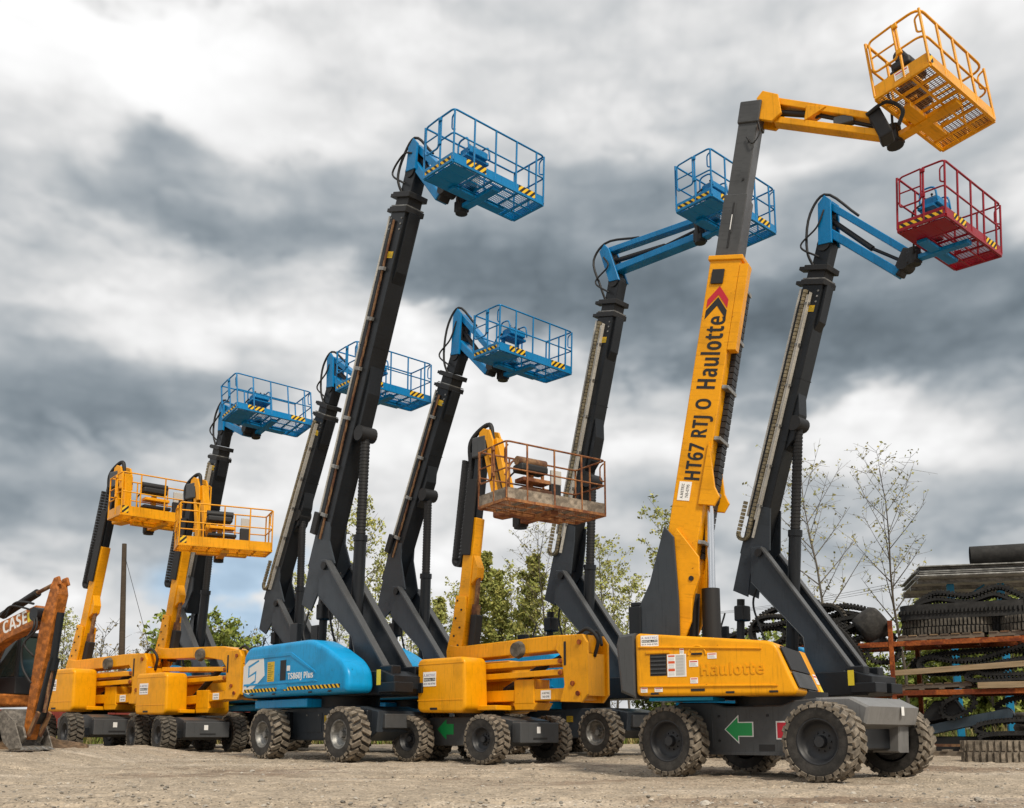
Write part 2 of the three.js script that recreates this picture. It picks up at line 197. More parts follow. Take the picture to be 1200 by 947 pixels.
// ------------------------------------------------------------------ ground
{
  const axis = (lo, hi, step, reach) => { const a = []; for (let v = lo; v <= hi + 1e-6; v += step) a.push(v); let s = step, v = hi; while (v < reach) { s *= 1.22; v += s; a.push(v); } s = step; v = lo; while (v > -reach) { s *= 1.22; v -= s; a.unshift(v); } return a; };
  const xs = axis(-15, 15, 0.085, 900), zs = axis(-30, -5.5, 0.07, 900), nx = xs.length, nz = zs.length;
  const pos = new Float32Array(nx * nz * 3), uv = new Float32Array(nx * nz * 2), cl = new Float32Array(nx * nz * 3), idx = [];
  for (let j = 0; j < nz; j++) for (let i = 0; i < nx; i++) {
    const x = xs[i], z = zs[j], k = j * nx + i, near = Math.abs(x) < 16 && z > -32 && z < -4;
    let y = groundHeight(x, z);
    if (near) {
      y += 0.05 * (fbm(x * 0.5, z * 0.7, 0.5, 3) - 0.5) + 0.03 * (fbm(x * 2.2, z * 3.2, 4.5, 4) - 0.5);
      const rut = fbm(x * 0.25 + 4, z * 1.6 + x * 0.25, 7.5, 3); y -= 0.05 * sm(0.55, 0.68, rut);        // wheel ruts that run across the yard
      for (const [z0, k, ph, g] of [[-7.15, 0.05, 0.3, 0.2], [-8.75, 0.06, 0.9, 0.2], [-9.9, -0.04, 2.0, 0.18], [-11.6, -0.03, 2.6, 0.18]]) { const c = z - (z0 + k * x + 0.25 * Math.sin(x * 0.22 + ph)), q = sm(0.24, 0.16, Math.abs(c)) * sm(0.42, 0.55, fbm(x * 0.3 + z0, 1.5, 0.5, 2)); if (q > 0) y -= q * (0.022 + 0.014 * Math.sin((x + Math.abs(c) * 0.6) * 6.2832 / g)); }   // tyre prints of machines that crossed the yard
      y += 0.03 * Math.max(0, fbm(x * 8, z * 8, 2.5, 2) - 0.56) * 4;
    }
    pos[k * 3] = x; pos[k * 3 + 1] = y - 0.004; pos[k * 3 + 2] = z; uv[k * 2] = x / 6; uv[k * 2 + 1] = z / 6;
    const d = fbm(x * 0.22, z * 0.55, 3.5, 5), q = fbm(x * 1.3, z * 2.4, 8.5, 4), damp = sm(0.5, 0.68, d * 0.55 + q * 0.45), pale = sm(0.55, 0.72, fbm(x * 0.4 + 9, z * 1.4, 5.5, 4));
    let r = 0.57 - 0.24 * damp + 0.1 * pale, g = 0.485 - 0.235 * damp + 0.1 * pale, b = 0.385 - 0.2 * damp + 0.1 * pale;
    const gr = sm(-36, -42, z + 4 * (fbm(x * 0.3, z * 0.3, 1, 3) - 0.5)); const gn = fbm(x * 0.8, z * 0.8, 2, 4);
    r += (0.14 + 0.14 * gn - r) * gr; g += (0.16 + 0.1 * gn - g) * gr; b += (0.05 + 0.04 * gn - b) * gr;
    cl[k * 3] = r; cl[k * 3 + 1] = g; cl[k * 3 + 2] = b;
  }
  for (let j = 0; j < nz - 1; j++) for (let i = 0; i < nx - 1; i++) { const a = j * nx + i, b = a + 1, c = a + nx, d = c + 1; idx.push(a, c, b, b, c, d); }
  const g = new THREE.BufferGeometry(); g.setAttribute('position', new THREE.BufferAttribute(pos, 3)); g.setAttribute('uv', new THREE.BufferAttribute(uv, 2)); g.setAttribute('color', new THREE.BufferAttribute(cl, 3)); g.setIndex(idx); g.computeVertexNormals();
  const gt = tex(1024, (u, v) => { // fine crushed stone and dust, 6 m tile
    const a = fbm(u * 24, v * 24, 1.7, 5, 24), b = fbm(u * 200, v * 200, 2.7, 2, 200), sx = Math.floor(u * 340), sy = Math.floor(v * 340), s = hash(sx, sy, 3), pebble = s > 0.93 ? (s > 0.965 ? 1.22 : 0.68) : 1;
    const k = (0.72 + 0.3 * a + 0.28 * (b - 0.5)) * pebble * 0.95; return [k, k * 0.985, k * 0.96];
  });
  const gb = tex(1024, (u, v) => { const k = 0.5 * fbm(u * 60, v * 60, 3.7, 4, 60) + 0.5 * vnoise(u * 340, v * 340, 4, 340); return [k, k, k]; }, false);
  const m = new THREE.Mesh(g, new THREE.MeshStandardMaterial({ vertexColors: true, map: gt, bumpMap: gb, bumpScale: 0.03, roughness: 1 })); m.name = 'ground'; m.receiveShadow = true; structure(m); scene.add(m);
  // loose stones
  const rock = new THREE.IcosahedronGeometry(1, 1); { const p = rock.attributes.position; for (let i = 0; i < p.count; i++) { const v = V(p.getX(i), p.getY(i), p.getZ(i)); const s = 0.75 + 0.5 * hash(Math.round(v.x * 50), Math.round(v.y * 50), Math.round(v.z * 50)); p.setXYZ(i, v.x * s, v.y * s * 0.62, v.z * s); } rock.computeVertexNormals(); }
  const n = 5200, im = new THREE.InstancedMesh(rock, new THREE.MeshStandardMaterial({ color: 0xffffff, roughness: 0.95 }), n), mt = new THREE.Matrix4(), q = new THREE.Quaternion();
  for (let i = 0; i < n; i++) {
    const z = -5.8 - 22 * Math.pow(rnd(), 1.5), x = rr(-1, 1) * (-z * 0.62 + 1), s = 0.006 + 0.02 * Math.pow(rnd(), 4) + (rnd() > 0.992 ? 0.025 : 0);
    q.setFromEuler(new THREE.Euler(rr(-0.4, 0.4), rr(0, 6.28), rr(-0.4, 0.4))); mt.compose(V(x, groundHeight(x, z) + s * 0.1, z), q, V(s, s, s)); im.setMatrixAt(i, mt);
    const k = rr(0.16, 0.5); im.setColorAt(i, col(k * 1.02, k * 0.93, k * 0.8));
  }
  im.name = 'gravel'; tag(stuff(im), 'loose pale gravel scattered over the dirt yard', 'gravel'); scene.add(im);
}

// ------------------------------------------------------------------ wheels
function wheelGeos(R, W, rimR, lugs = 22, lugH = 0.04) {
  const h = W / 2, P = [[rimR, h * 0.86], [rimR + 0.02, h * 0.97], [R * 0.8, h * 1.02], [R * 0.93, h * 0.98], [R - lugH, h * 0.86], [R - lugH + 0.005, 0], [R - lugH, -h * 0.86], [R * 0.93, -h * 0.98], [R * 0.8, -h * 1.02], [rimR + 0.02, -h * 0.97], [rimR, -h * 0.86]];
  const tyre = new THREE.LatheGeometry(P.map((p) => new THREE.Vector2(p[0], p[1])), 44).rotateX(Math.PI / 2);
  const tread = [];
  for (let i = 0; i < lugs; i++) for (const s of [-1, 1]) {
    const a = (i + (s > 0 ? 0.5 : 0)) / lugs * 2 * Math.PI, jag = 1 + 0.08 * Math.sin(i * 7.3);
    const l = prism([[-0.5 * R * 0.19, 0], [0.5 * R * 0.19, 0], [0.5 * R * 0.15, lugH * 1.5], [-0.5 * R * 0.15, lugH * 1.5]], 0, h * 0.98 * jag, 0.006);
    l.rotateY(s > 0 ? 0.42 : Math.PI - 0.42); l.translate(0, R - lugH * 1.5, s * 0.01); l.rotateZ(a); tread.push(l);
    const sh = box(-R * 0.085, R * 0.085, -R * 0.1, 0.0, -0.012, 0.012); sh.rotateX(-s * 0.25); sh.translate(-s * R * 0.0 + 0, R - lugH * 0.9, s * (h * 0.96)); sh.rotateZ(a - s * 0.0); tread.push(sh);
  }
  const rp = [[0.02, h * 0.3], [rimR * 0.3, h * 0.32], [rimR * 0.42, h * 0.2], [rimR * 0.75, h * 0.18], [rimR * 0.88, h * 0.6], [rimR * 0.95, h * 0.88], [rimR + 0.012, h * 0.93], [rimR + 0.012, h * 0.8], [rimR * 0.9, h * 0.5], [rimR * 0.9, -h * 0.9], [rimR * 0.6, -h * 0.8], [0.02, -h * 0.7]];
  const rim = new THREE.LatheGeometry(rp.map((p) => new THREE.Vector2(p[0], p[1])), 32).rotateX(Math.PI / 2);
  const hub = [new THREE.CylinderGeometry(rimR * 0.24, rimR * 0.3, h * 0.4, 14).rotateX(Math.PI / 2).translate(0, 0, h * 0.48)];
  for (let i = 0; i < 9; i++) { const a = i / 9 * 6.28319; hub.push(new THREE.CylinderGeometry(0.013, 0.013, 0.035, 6).rotateX(Math.PI / 2).translate(Math.cos(a) * rimR * 0.42, Math.sin(a) * rimR * 0.42, h * 0.22)); }
  return { tyre: join(tyre), tread: join(tread), rim: join(rim), hub: join(hub), R };
}
const WG = { big: wheelGeos(0.515, 0.37, 0.29, 24, 0.034), blue: wheelGeos(0.525, 0.4, 0.27, 20, 0.045), small: wheelGeos(0.45, 0.34, 0.225, 22, 0.036) };
function share(name, g, m, parent) { const o = new THREE.Mesh(g, m); o.name = name; o.castShadow = o.receiveShadow = true; parent.add(o); return o; }
function wheel(parent, kind, x, z, steer, rimMat, treadMat, tyreMat = M.rubber, y = null, R0 = null) {
  const g = WG[kind], w = group('wheel', parent, x, y ?? g.R - 0.02, z); w.rotation.y = (z > 0 ? 0 : Math.PI) + steer; w.children.length; w.userData.spin = 0;
  const t = share('tyre', g.tyre, tyreMat, w), d = share('tread', g.tread, treadMat, w); share('rim', g.rim, rimMat, w); share('hub', g.hub, rimMat, w); const a = (x * 3.1 + z * 1.7) % 1; t.rotation.z = d.rotation.z = a; return w;
}

// ------------------------------------------------------------------ work baskets: x away from the boom, z along the long side
function basket(parent, at, yaw, o) {
  const b = group('basket', parent, at.x, at.y, at.z); b.rotation.order = 'YZX'; b.rotation.y = yaw; b.rotation.z = (o.tilt ?? 0) * Math.PI / 180;
  const W = o.W ?? 2.4, D = o.D ?? 0.92, H = o.H ?? 1.1, w = W / 2, rc = o.round ?? 0.09, m = o.mat, toe = o.toe ?? 0.15, pr = o.pr ?? 0.021;
  // floor frame and grating
  for (const z of [-w, w]) mesh('floor_frame', box(0, D, 0, 0.05, z - 0.022, z + 0.022), m, b);
  for (const x of [0, D]) mesh('floor_frame', box(x - 0.022, x + 0.022, 0.001, 0.051, -w + 0.023, w - 0.023), m, b);
  const nb = o.bars ?? 7; for (let i = 1; i < nb; i++) { const z = -w + W * i / nb; mesh('floor_bar', box(0.023, D - 0.023, 0.006, 0.044, z - 0.018, z + 0.018), o.toeMat ?? m, b); }
  for (const f of [0.33, 0.66]) mesh('floor_bar', box(D * f - 0.016, D * f + 0.016, -0.012, 0.005, -w + 0.03, w - 0.03), m, b);
  const wires = []; for (let z = -w + 0.04; z < w - 0.02; z += 0.045) wires.push(box(0.02, D - 0.02, 0.052, 0.058, z, z + 0.011)); for (let x = 0.05; x < D - 0.02; x += 0.06) wires.push(box(x, x + 0.01, 0.0585, 0.063, -w + 0.02, w - 0.02)); mesh('floor_grating', wires, o.grate ?? m, b);
  if (o.solid) mesh('floor_plate', box(0.03, D - 0.03, -0.008, -0.002, w - 0.6, w - 0.05), m, b);
  // toe boards
  for (const z of [-w, w]) mesh('toe_board', box(0.024, D - 0.024, 0.052, 0.05 + toe, z - 0.006, z + 0.006), o.toeMat ?? m, b);
  for (const x of [0, D]) mesh('toe_board', box(x - 0.006, x + 0.006, 0.053, 0.05 + toe, -w + 0.025, w - 0.025), o.toeMat ?? m, b);
  // rails: one loop along front and both ends
  const loop = (y, gap) => [V(0, y, w), V(D, y, w), V(D, y, -w), V(0, y, -w)];
  mesh('top_rail', bent([V(D * 0.55, H, w), V(D, H, w), V(D, H, -w), V(0, H, -w), V(0, H, w * 0.98)], pr, rc), m, b);
  mesh('mid_rail', bent([V(D * 0.55, H * 0.55, w), V(D, H * 0.55, w), V(D, H * 0.55, -w), V(0, H * 0.55, -w), V(0, H * 0.55, w * 0.98)], pr * 0.85, rc * 0.8), m, b);
  for (const z of (o.posts ?? [-1, -0.82, -0.36, 0.1, 0.56, 0.985])) mesh('post', rod(V(D, 0.05, z * w), V(D, H - 0.01, z * w), pr, 7), m, b);
  for (const z of [-1, -0.3, 0.4, 1]) mesh('post', rod(V(0, 0.05, z * w), V(0, H, z * w), pr, 7), m, b);
  mesh('post', rod(V(D * 0.5, 0.05, -w), V(D * 0.5, H, -w), pr, 7), m, b); mesh('post', rod(V(D * 0.56, 0.05, w), V(D * 0.56, H, w), pr, 7), m, b);
  mesh('gate', [bent([V(D * 0.52, H * 0.99, w + 0.02), V(0.06, H * 0.97, w + 0.02), V(0.06, H * 0.42, w + 0.02), V(D * 0.52, H * 0.42, w + 0.02), V(D * 0.52, H * 0.985, w + 0.02)], pr * 0.9, 0.08), rod(V(0.06, H * 0.68, w + 0.02), V(D * 0.5, H * 0.68, w + 0.02), pr * 0.7)], m, b);
  for (const y of [0.5, 0.95]) mesh('hinge', box(D * 0.56 - 0.04, D * 0.56 + 0.04, H * y - 0.04, H * y + 0.04, w - 0.005, w + 0.045, 0.01), m, b);
  // control console and tool tray by the boom side
  if (o.console === 'blue') {
    mesh('console_bracket', [beam(V(0.04, 0.1, w * 0.28), V(0.1, 0.85, w * 0.28), 0.07, 0.08), beam(V(0.04, 0.1, -w * 0.1), V(0.1, 0.85, -w * 0.1), 0.07, 0.08), box(0.0, 0.34, 0.72, 0.78, -w * 0.16, w * 0.34, 0.01)], o.consoleMat ?? m, b);
    mesh('control_box', [box(0.06, 0.4, 0.78, 0.94, -w * 0.1, w * 0.3, 0.03)], o.consoleMat ?? m, b);
    mesh('control_panel', box(0.09, 0.36, 0.942, 0.96, -w * 0.07, w * 0.27), M.black, b);
    for (const z of [-0.04, 0.06, 0.2]) mesh('joystick', [rod(V(0.22, 0.95, z * w), V(0.22, 1.04, z * w), 0.012), new THREE.SphereGeometry(0.026, 8, 6).translate(0.22, 1.05, z * w)], M.black, b);
    for (const z of [-0.13, 0.33]) mesh('console_guard', bent([V(0.05, 0.8, z * w), V(0.05, 1.12, z * w), V(0.36, 1.12, z * w), V(0.4, 0.82, z * w)], 0.02, 0.12), o.consoleMat ?? m, b);
    mesh('manual_box', box(0.03, 0.12, 0.2, 0.62, -w * 0.12, w * 0.34, 0.02), M.canvas, b); mesh('foot_switch', box(0.2, 0.4, 0.06, 0.2, w * 0.12, w * 0.26, 0.03), M.black, b);
  } else {
    mesh('control_box', [box(0.02, 0.34, 0.8, 0.96, -w * 0.2, w * 0.36, 0.05)], M.black, b); mesh('control_cover', [rod(V(0.18, 1.02, -w * 0.22), V(0.18, 1.02, w * 0.36), 0.09, 12)], o.cover ?? M.black, b);
    mesh('console_bracket', [beam(V(0.04, 0.06, w * 0.05), V(0.12, 0.8, w * 0.05), 0.08, 0.12), box(0.01, 0.3, 0.62, 0.7, -w * 0.26, w * 0.3, 0.015)], o.consoleMat ?? m, b);
    mesh('tool_tray', box(0.03, 0.3, 0.42, 0.5, -w * 0.3, w * 0.32, 0.02), o.cover ?? M.black, b); mesh('manual_box', box(0.02, 0.1, 0.3, 0.72, -w * 0.62, -w * 0.4, 0.02), M.black, b); mesh('manual_sleeve', box(0.03, 0.08, 0.72, 1.0, -w * 0.64, -w * 0.42, 0.01), M.canvas, b);
    if (o.arch) mesh('guard_arch', [bent([V(0.02, 0.75, w * 0.5), V(0.02, 1.08, w * 0.34), V(0.02, 1.08, -w * 0.2), V(0.02, 0.6, -w * 0.3)], 0.02, 0.12)], m, b);
  }
  mesh('control_cable', [hose([V(0.1, 0.85, w * 0.32), V(-0.06, 0.7, w * 0.38), V(-0.1, 0.3, w * 0.3), V(-0.22, 0.05, w * 0.12), V(-0.28, -0.05, 0.02)], 0.02, 6, 18)], M.black, b);
  for (const z of [0.97, -0.97]) mesh('grab_handle', [bent([V(D + 0.0, H * 0.62, z * w), V(D - 0.1, H * 0.66, z * w), V(D - 0.1, H * 0.9, z * w), V(D, H * 0.94, z * w)], pr * 0.75, 0.05)], m, b); for (const z of [-0.5, 0.45]) mesh('lanyard_plate', box(D * 0.3, D * 0.3 + 0.12, 0.06, 0.12, z * w, z * w + 0.02), m, b);
  // warning stripes on the toe boards
  if (o.stripes) { for (const [z0, z1] of o.stripes) mesh('hazard_sticker', box(D + 0.0065, D + 0.0095, 0.06, 0.055 + toe * 0.95, z0 * w, z1 * w), M.stripe, b); if (o.endStripe) mesh('hazard_sticker', box(D * 0.05, D * 0.95, 0.06, 0.06 + toe * 0.5, w + 0.0065, w + 0.0095), M.stripe, b); }
  // mount under the floor
  mesh('floor_support', [box(-0.2, D * 0.9, -0.1, -0.014, -0.09, 0.09, 0.01), box(0.1, 0.3, -0.08, -0.013, -w * 0.55, w * 0.55, 0.01)], o.mount ?? m, b);
  mesh('rotator', [new THREE.CylinderGeometry(0.13, 0.13, 0.34, 14).translate(-0.28, 0.0, 0), box(-0.4, -0.16, -0.14, 0.1, -0.12, 0.12, 0.03)], M.black, b);
  return b;
}

// ------------------------------------------------------------------ telescopic lifts with blue hoods: x forward, y up, z towards the near side
const S2 = (p) => V(p[0], p[1], 0);
function telescopic(o) {
  const t = thing('telescopic_boom_lift', o.label, 'boom lift', o.x, o.z, -o.a * Math.PI / 180, 'boom lifts parked in the yard');
  // undercarriage
  const rim = o.rim ?? M.silver, tr = o.tread ?? M.tread;
  for (const x of [-1.42, 1.42]) for (const z of [-1.05, 1.05]) wheel(t, 'blue', x, z, x > 0 ? (o.steer ?? 0) : 0, rim, tr);
  mesh('chassis', [prism([[-1.75, 0.5], [-1.55, 0.38], [1.5, 0.38], [1.8, 0.55], [1.85, 0.95], [1.2, 1.06], [-1.3, 1.06], [-1.75, 0.95]], -0.62, 0.62, 0.02)], M.slate, t);
  for (const x of [-1.42, 1.42]) mesh('axle', [box(x - 0.16, x + 0.16, 0.42, 0.66, -0.86, 0.86, 0.03), box(x - 0.2, x + 0.2, 0.5, 0.98, -0.74, 0.74, 0.04)], M.dark, t);
  mesh('end_plate', box(1.8, 1.9, 0.62, 0.9, -0.5, 0.5, 0.02), M.grey, t);
  card(0.2, 0.14, yellowSign(), 'warning_label', t, 0.1, 0.82, 0.626); mesh('access_panel', [box(-0.75, -0.1, 0.55, 0.95, 0.62, 0.632, 0.004)], M.slate, t); for (const x of [-0.65, -0.2]) mesh('bolt', new THREE.CylinderGeometry(0.02, 0.02, 0.014, 6).rotateX(Math.PI / 2).translate(x, 0.9, 0.636), M.silver, t);
  mesh('slew_ring', new THREE.CylinderGeometry(0.62, 0.62, 0.22, 28).translate(0, 1.16, 0), M.black, t);
  // turret: deck, counterweight, side covers
  mesh('turret_deck', [prism([[-2.4, 1.26], [2.05, 1.26], [2.15, 1.38], [2.15, 1.62], [1.75, 1.74], [0.5, 1.74], [0.3, 1.46], [-2.4, 1.46]], -0.5, 0.5, 0.015)], M.dark, t);
  mesh('turret_nose', [box(1.72, 2.25, 1.3, 1.5, -0.56, -0.1, 0.02), box(1.72, 2.25, 1.3, 1.5, 0.1, 0.56, 0.02), box(1.5, 2.1, 1.5, 1.64, -0.42, 0.42, 0.02)], M.dark, t);
  mesh('counterweight', [prism([[-2.75, 1.32], [-2.3, 1.26], [-2.3, 2.1], [-2.6, 2.1], [-2.75, 1.95]], -1.0, 1.0, 0.03)], M.dark, t);
  for (const s of [1, -1]) {
    const z0 = s > 0 ? 0.52 : -1.15, z1 = s > 0 ? 1.15 : -0.52;
    const he = o.hoodEnd ?? 1.5, fx = (x) => x < -0.55 ? x : -0.55 + (x + 0.55) * (he + 0.55) / 2.05, prof = [[-2.5, 1.3], [1.5, 1.3], [1.56, 1.42], [1.52, 1.72], [1.3, 1.95], [0.75, 2.22], [0.25, 2.4], [0.0, 2.42], [-2.28, 2.4], [-2.5, 2.22]].map(([x, y]) => [fx(x), y]);
    const hood = mesh('engine_hood', [shell(prof, z0, z1, 0.1, 0.12)], M.blue, t);
    const zf = s > 0 ? 1.15 : -1.15, e = 0.004 * s;
    mesh('hood_shoulder', [prism([[-2.34, 2.12], [-0.55, 2.12], [fx(0.42), 1.72], [fx(0.42), 1.76], [-0.5, 2.19], [-2.34, 2.19]], zf - 0.012 * (s > 0 ? 1 : 0), zf + 0.012, 0.004)], M.blue, hood);
    mesh('hood_ledge', [prism([[-2.42, 1.55], [fx(0.5), 1.55], [fx(0.4), 1.59], [-2.42, 1.59]], zf - 0.012, zf + 0.012, 0.004)], M.blue, hood);
    mesh('hazard_stripe', [box(-2.4, -1.05, 1.4, 1.475, zf + e - 0.002, zf + e + 0.002), box(-0.78, fx(1.3), 1.4, 1.475, zf + e - 0.002, zf + e + 0.002)], M.stripe, hood);
    mesh('skirt', [box(-2.3, -0.2, 1.06, 1.235, zf * 0.55 - 0.3, zf * 0.55 + 0.3, 0.02)], M.blue, t);
    if (s > 0 && o.front) {
      mesh('hood_vent', [box(-0.92, -0.7, 1.62, 2.04, zf, zf + 0.006)], M.black, hood); for (const x of [-2.1, -1.2, 0.2, 0.9]) mesh('hinge', box(x, x + 0.1, 1.325, 1.36, zf - 0.005, zf + 0.02, 0.006), M.black, hood); mesh('latch', [box(-1.02, -0.62, 1.43, 1.53, zf, zf + 0.012, 0.004)], M.blue, hood);
      card(0.12, 0.11, M.white, 'label', hood, -0.6, 1.86, zf + 0.004); card(0.28, 0.42, yellowSign(), 'warning_label', hood, -1.3, 1.82, zf + 0.004); card(0.3, 0.1, M.yellowSign, 'warning_label', hood, -1.72, 2.3, zf - 0.04, 0, -0.7);
      const nm = text('TS860J Plus', 0.13).translate(-0.62, 1.63, zf + 0.002); mesh('lettering', nm, M.white, hood);
      // the pale swash emblem: a square spiral
      const out = [[-2.46, 1.42], [-2.46, 1.98], [-2.1, 2.19], [-1.62, 2.17], [-1.56, 1.75], [-2.0, 1.5], [-2.2, 1.36]].map((p) => new THREE.Vector2(...p)), sh = new THREE.Shape(out);
      sh.holes.push(new THREE.Path([[-2.26, 1.72], [-2.26, 1.98], [-1.82, 2.1], [-1.8, 2.06], [-2.2, 1.94], [-2.2, 1.77], [-1.9, 1.87], [-1.92, 1.62], [-2.3, 1.5], [-2.32, 1.54], [-1.97, 1.66], [-1.96, 1.8]].map((p) => new THREE.Vector2(...p))));
      mesh('emblem', new THREE.ExtrudeGeometry(sh, { depth: 0.004, bevelEnabled: false }).translate(0, 0, zf + 0.001), M.white, hood);
    }
  }
  card(0.13, 0.3, M.yellowSign, 'warning_label', t, 1.75, 1.6, 0.57);
  // rear risers and the raking side plates that carry the boom
  for (const z of [-0.27, 0.27]) mesh('riser', [box(-1.96, -1.66, 1.46, 2.96, z - 0.06, z + 0.06, 0.015)], M.dark, t);
  mesh('riser_link', [rod(V(-1.2, 1.5, 0), V(-1.1, 3.5, 0), 0.09, 10), box(-1.2, -0.95, 3.0, 3.35, -0.16, 0.16, 0.04), hose([V(-1.4, 3.2, 0.2), V(-1.5, 2.7, 0.26), V(-1.2, 2.2, 0.25), V(-1.3, 1.8, 0.2)], 0.022)], M.black, t);
  const p = o.pivot ?? [-0.62, 4.12];
  const rakeAt = (v) => p[0] + 0.06 + (p[1] + 0.14 - v) / (p[1] - 1.58) * (1.66 - p[0]);
  for (const s of [-1, 1]) {
    const a = s > 0 ? 0.25 : -0.33, side = mesh('side_plate', [prism([[p[0] - 0.2, p[1] + 0.16], [p[0] + 0.06, p[1] + 0.14], [1.72, 1.72], [1.72, 1.42], [0.55, 1.42], [0.66, 1.78], [rakeAt(2.5) - 0.58, 2.5], [p[0] - 0.26, p[1] - 0.62]], a, a + 0.08, 0.012)], M.slate, t);
    mesh('plate_flange', [beam(V(p[0] + 0.06, p[1] + 0.11, s * 0.29), V(1.74, 1.69, s * 0.29), 0.05, 0.17, 0.01)], M.grey, side); mesh('pivot_pin', [new THREE.CylinderGeometry(0.09, 0.09, 0.06, 12).rotateX(Math.PI / 2).translate(p[0], p[1], s * 0.36)], M.black, side);
    for (let k = 0; k < 5; k++) mesh('bolt', new THREE.CylinderGeometry(0.028, 0.028, 0.02, 6).rotateX(Math.PI / 2).translate(1.5 - (k % 2) * 0.16, 1.5 + k * 0.06, s * 0.335), M.silver, side);
    mesh('weld_seam', [sweep([V(p[0] - 0.24, p[1] - 0.62, s * 0.333), V(rakeAt(2.5) - 0.56, 2.5, s * 0.333), V(0.68, 1.78, s * 0.333)], 0.012, 5)], M.slate, side);
    mesh('plate_foot', [box(1.55, 1.95, 1.62, 1.84, s * 0.29 - 0.12, s * 0.29 + 0.12, 0.03)], M.dark, side);
  }
  mesh('hydraulic_block', [box(-0.55, 0.2, 1.6, 2.1, -0.24, 0.24, 0.04), new THREE.CylinderGeometry(0.12, 0.12, 0.42, 12).rotateX(Math.PI / 2).translate(0.35, 2.1, 0), hose([V(-0.3, 2.1, 0.1), V(-0.5, 2.8, 0.2), V(-0.7, 3.4, 0.12), V(-0.5, 4.0, 0)], 0.025)], M.black, t);
  // boom
  const A = S2(o.S), B = S2(o.Hd), L = A.distanceTo(B), th = Math.atan2(B.y - A.y, B.x - A.x), boom = group('boom', t, A.x, A.y, 0); boom.rotation.z = th;
  const d = o.depth ?? 0.5, w = 0.42;
  mesh('outer_section', [box(-0.5, L - 0.75, -d / 2, d / 2, -w / 2, w / 2, 0.02), prism([[L * 0.3, -d / 2], [L * 0.34, -d / 2 - 0.14], [L * 0.43, -d / 2 - 0.14], [L * 0.5, -d / 2]], -0.16, 0.16, 0.01), prism([[L * 0.72, -d / 2], [L * 0.75, -d / 2 - 0.08], [L - 0.8, -d / 2 - 0.07], [L - 0.76, -d / 2]], -0.14, 0.14, 0.01)], o.boomMat ?? M.dark, boom);
  for (const z of [-0.225, 0.185]) { const c = Math.cos(-th), s = Math.sin(-th), loc = ([x, y]) => [(x - A.x) * c - (y - A.y) * s, (x - A.x) * s + (y - A.y) * c]; mesh('butt_plate', [prism([[A.x - 0.16, A.y + 0.25], [A.x - 0.6, A.y - 1.22], [A.x - 0.22, A.y - 1.4], [p[0] - 0.32, p[1] - 0.42], [p[0] + 0.2, p[1] + 0.05], [A.x + 0.42, A.y + 0.1], [A.x + 0.45, A.y + 0.5], [A.x - 0.02, A.y + 0.65]].map(loc), z, z + 0.04, 0.006)], M.slate, boom); }
  for (const x of [L - 0.82, L - 0.5]) mesh('collar', [box(x, x + 0.12, -d / 2 - 0.04, d / 2 + 0.05, -w / 2 - 0.04, w / 2 + 0.04, 0.015), box(x + 0.02, x + 0.1, d / 2 + 0.05, d / 2 + 0.2, 0.0, 0.2, 0.01)], M.black, boom);
  mesh('collar_band', [box(L - 0.69, L - 0.665, -d / 2 - 0.02, d / 2 + 0.02, -w / 2 - 0.02, w / 2 + 0.02)], M.silver, boom);
  mesh('middle_section', box(L - 0.74, L - 0.38, -d * 0.44, d * 0.44, -w * 0.43, w * 0.43, 0.015), M.black, boom);
  mesh('inner_section', box(L - 0.37, L + 0.12, -d * 0.36, d * 0.36, -w * 0.36, w * 0.36, 0.015), M.dark, boom);
  mesh('top_strip', [box(0.35, L - 0.9, d / 2 + 0.004, d / 2 + 0.05, 0.04, 0.215)], M.tray, boom);
  if (o.chain) {
    const links = []; for (let x = 0.0; x < L - 1.0; x += 0.085) links.push(box(x, x + 0.07, d * 0.2 - 0.035, d * 0.2 + 0.035, w / 2 + 0.02, w / 2 + 0.1)); for (let k = 0; k <= 10; k++) { const an = Math.PI / 2 + k / 10 * Math.PI, g = box(-0.035, 0.035, -0.035, 0.035, w / 2 + 0.02, w / 2 + 0.1); g.rotateZ(an + Math.PI / 2); g.translate(-0.05 + Math.cos(an) * 0.13, d * 0.2 + 0.0 + 0.13 + Math.sin(an) * 0.13, 0); links.push(g); } for (let x = 0; x < 0.6; x += 0.085) links.push(box(x, x + 0.07, d * 0.2 + 0.225, d * 0.2 + 0.295, w / 2 + 0.02, w / 2 + 0.1));
    mesh('cable_chain', links, M.chain, boom);
    mesh('cable_tray', [box(0.3, L - 1.05, -d * 0.06, d * 0.09, w / 2 + 0.003, w / 2 + 0.07), box(-0.1, L - 1.0, -d * 0.08, -d * 0.06, w / 2 + 0.002, w / 2 + 0.1)], M.tray, boom);
    const cl = []; for (let x = 0.6; x < L - 1; x += 0.9) mesh('tray_clamp', box(x, x + 0.05, -d * 0.12, d * 0.12, w / 2 + 0.005, w / 2 + 0.08), M.silver, boom);
  } else {
    mesh('hydraulic_pipe', [rod(V(0.2, -0.02, w / 2 + 0.035), V(L - 1.0, 0.03, w / 2 + 0.035), 0.028, 8)], M.steelWorn, boom); mesh('hydraulic_pipe', [rod(V(0.2, 0.06, w / 2 + 0.03), V(L - 1.0, 0.1, w / 2 + 0.03), 0.02, 8)], M.black, boom);
    for (let x = 0.7; x < L - 1; x += 1.1) mesh('pipe_clamp', box(x, x + 0.08, -0.06, 0.14, w / 2 + 0.004, w / 2 + 0.075, 0.008), M.silver, boom);
    mesh('hose_guide', [box(0.25, 0.75, d * 0.3, d * 0.5 + 0.1, w / 2 + 0.005, w / 2 + 0.1, 0.02)], M.black, boom);
  }
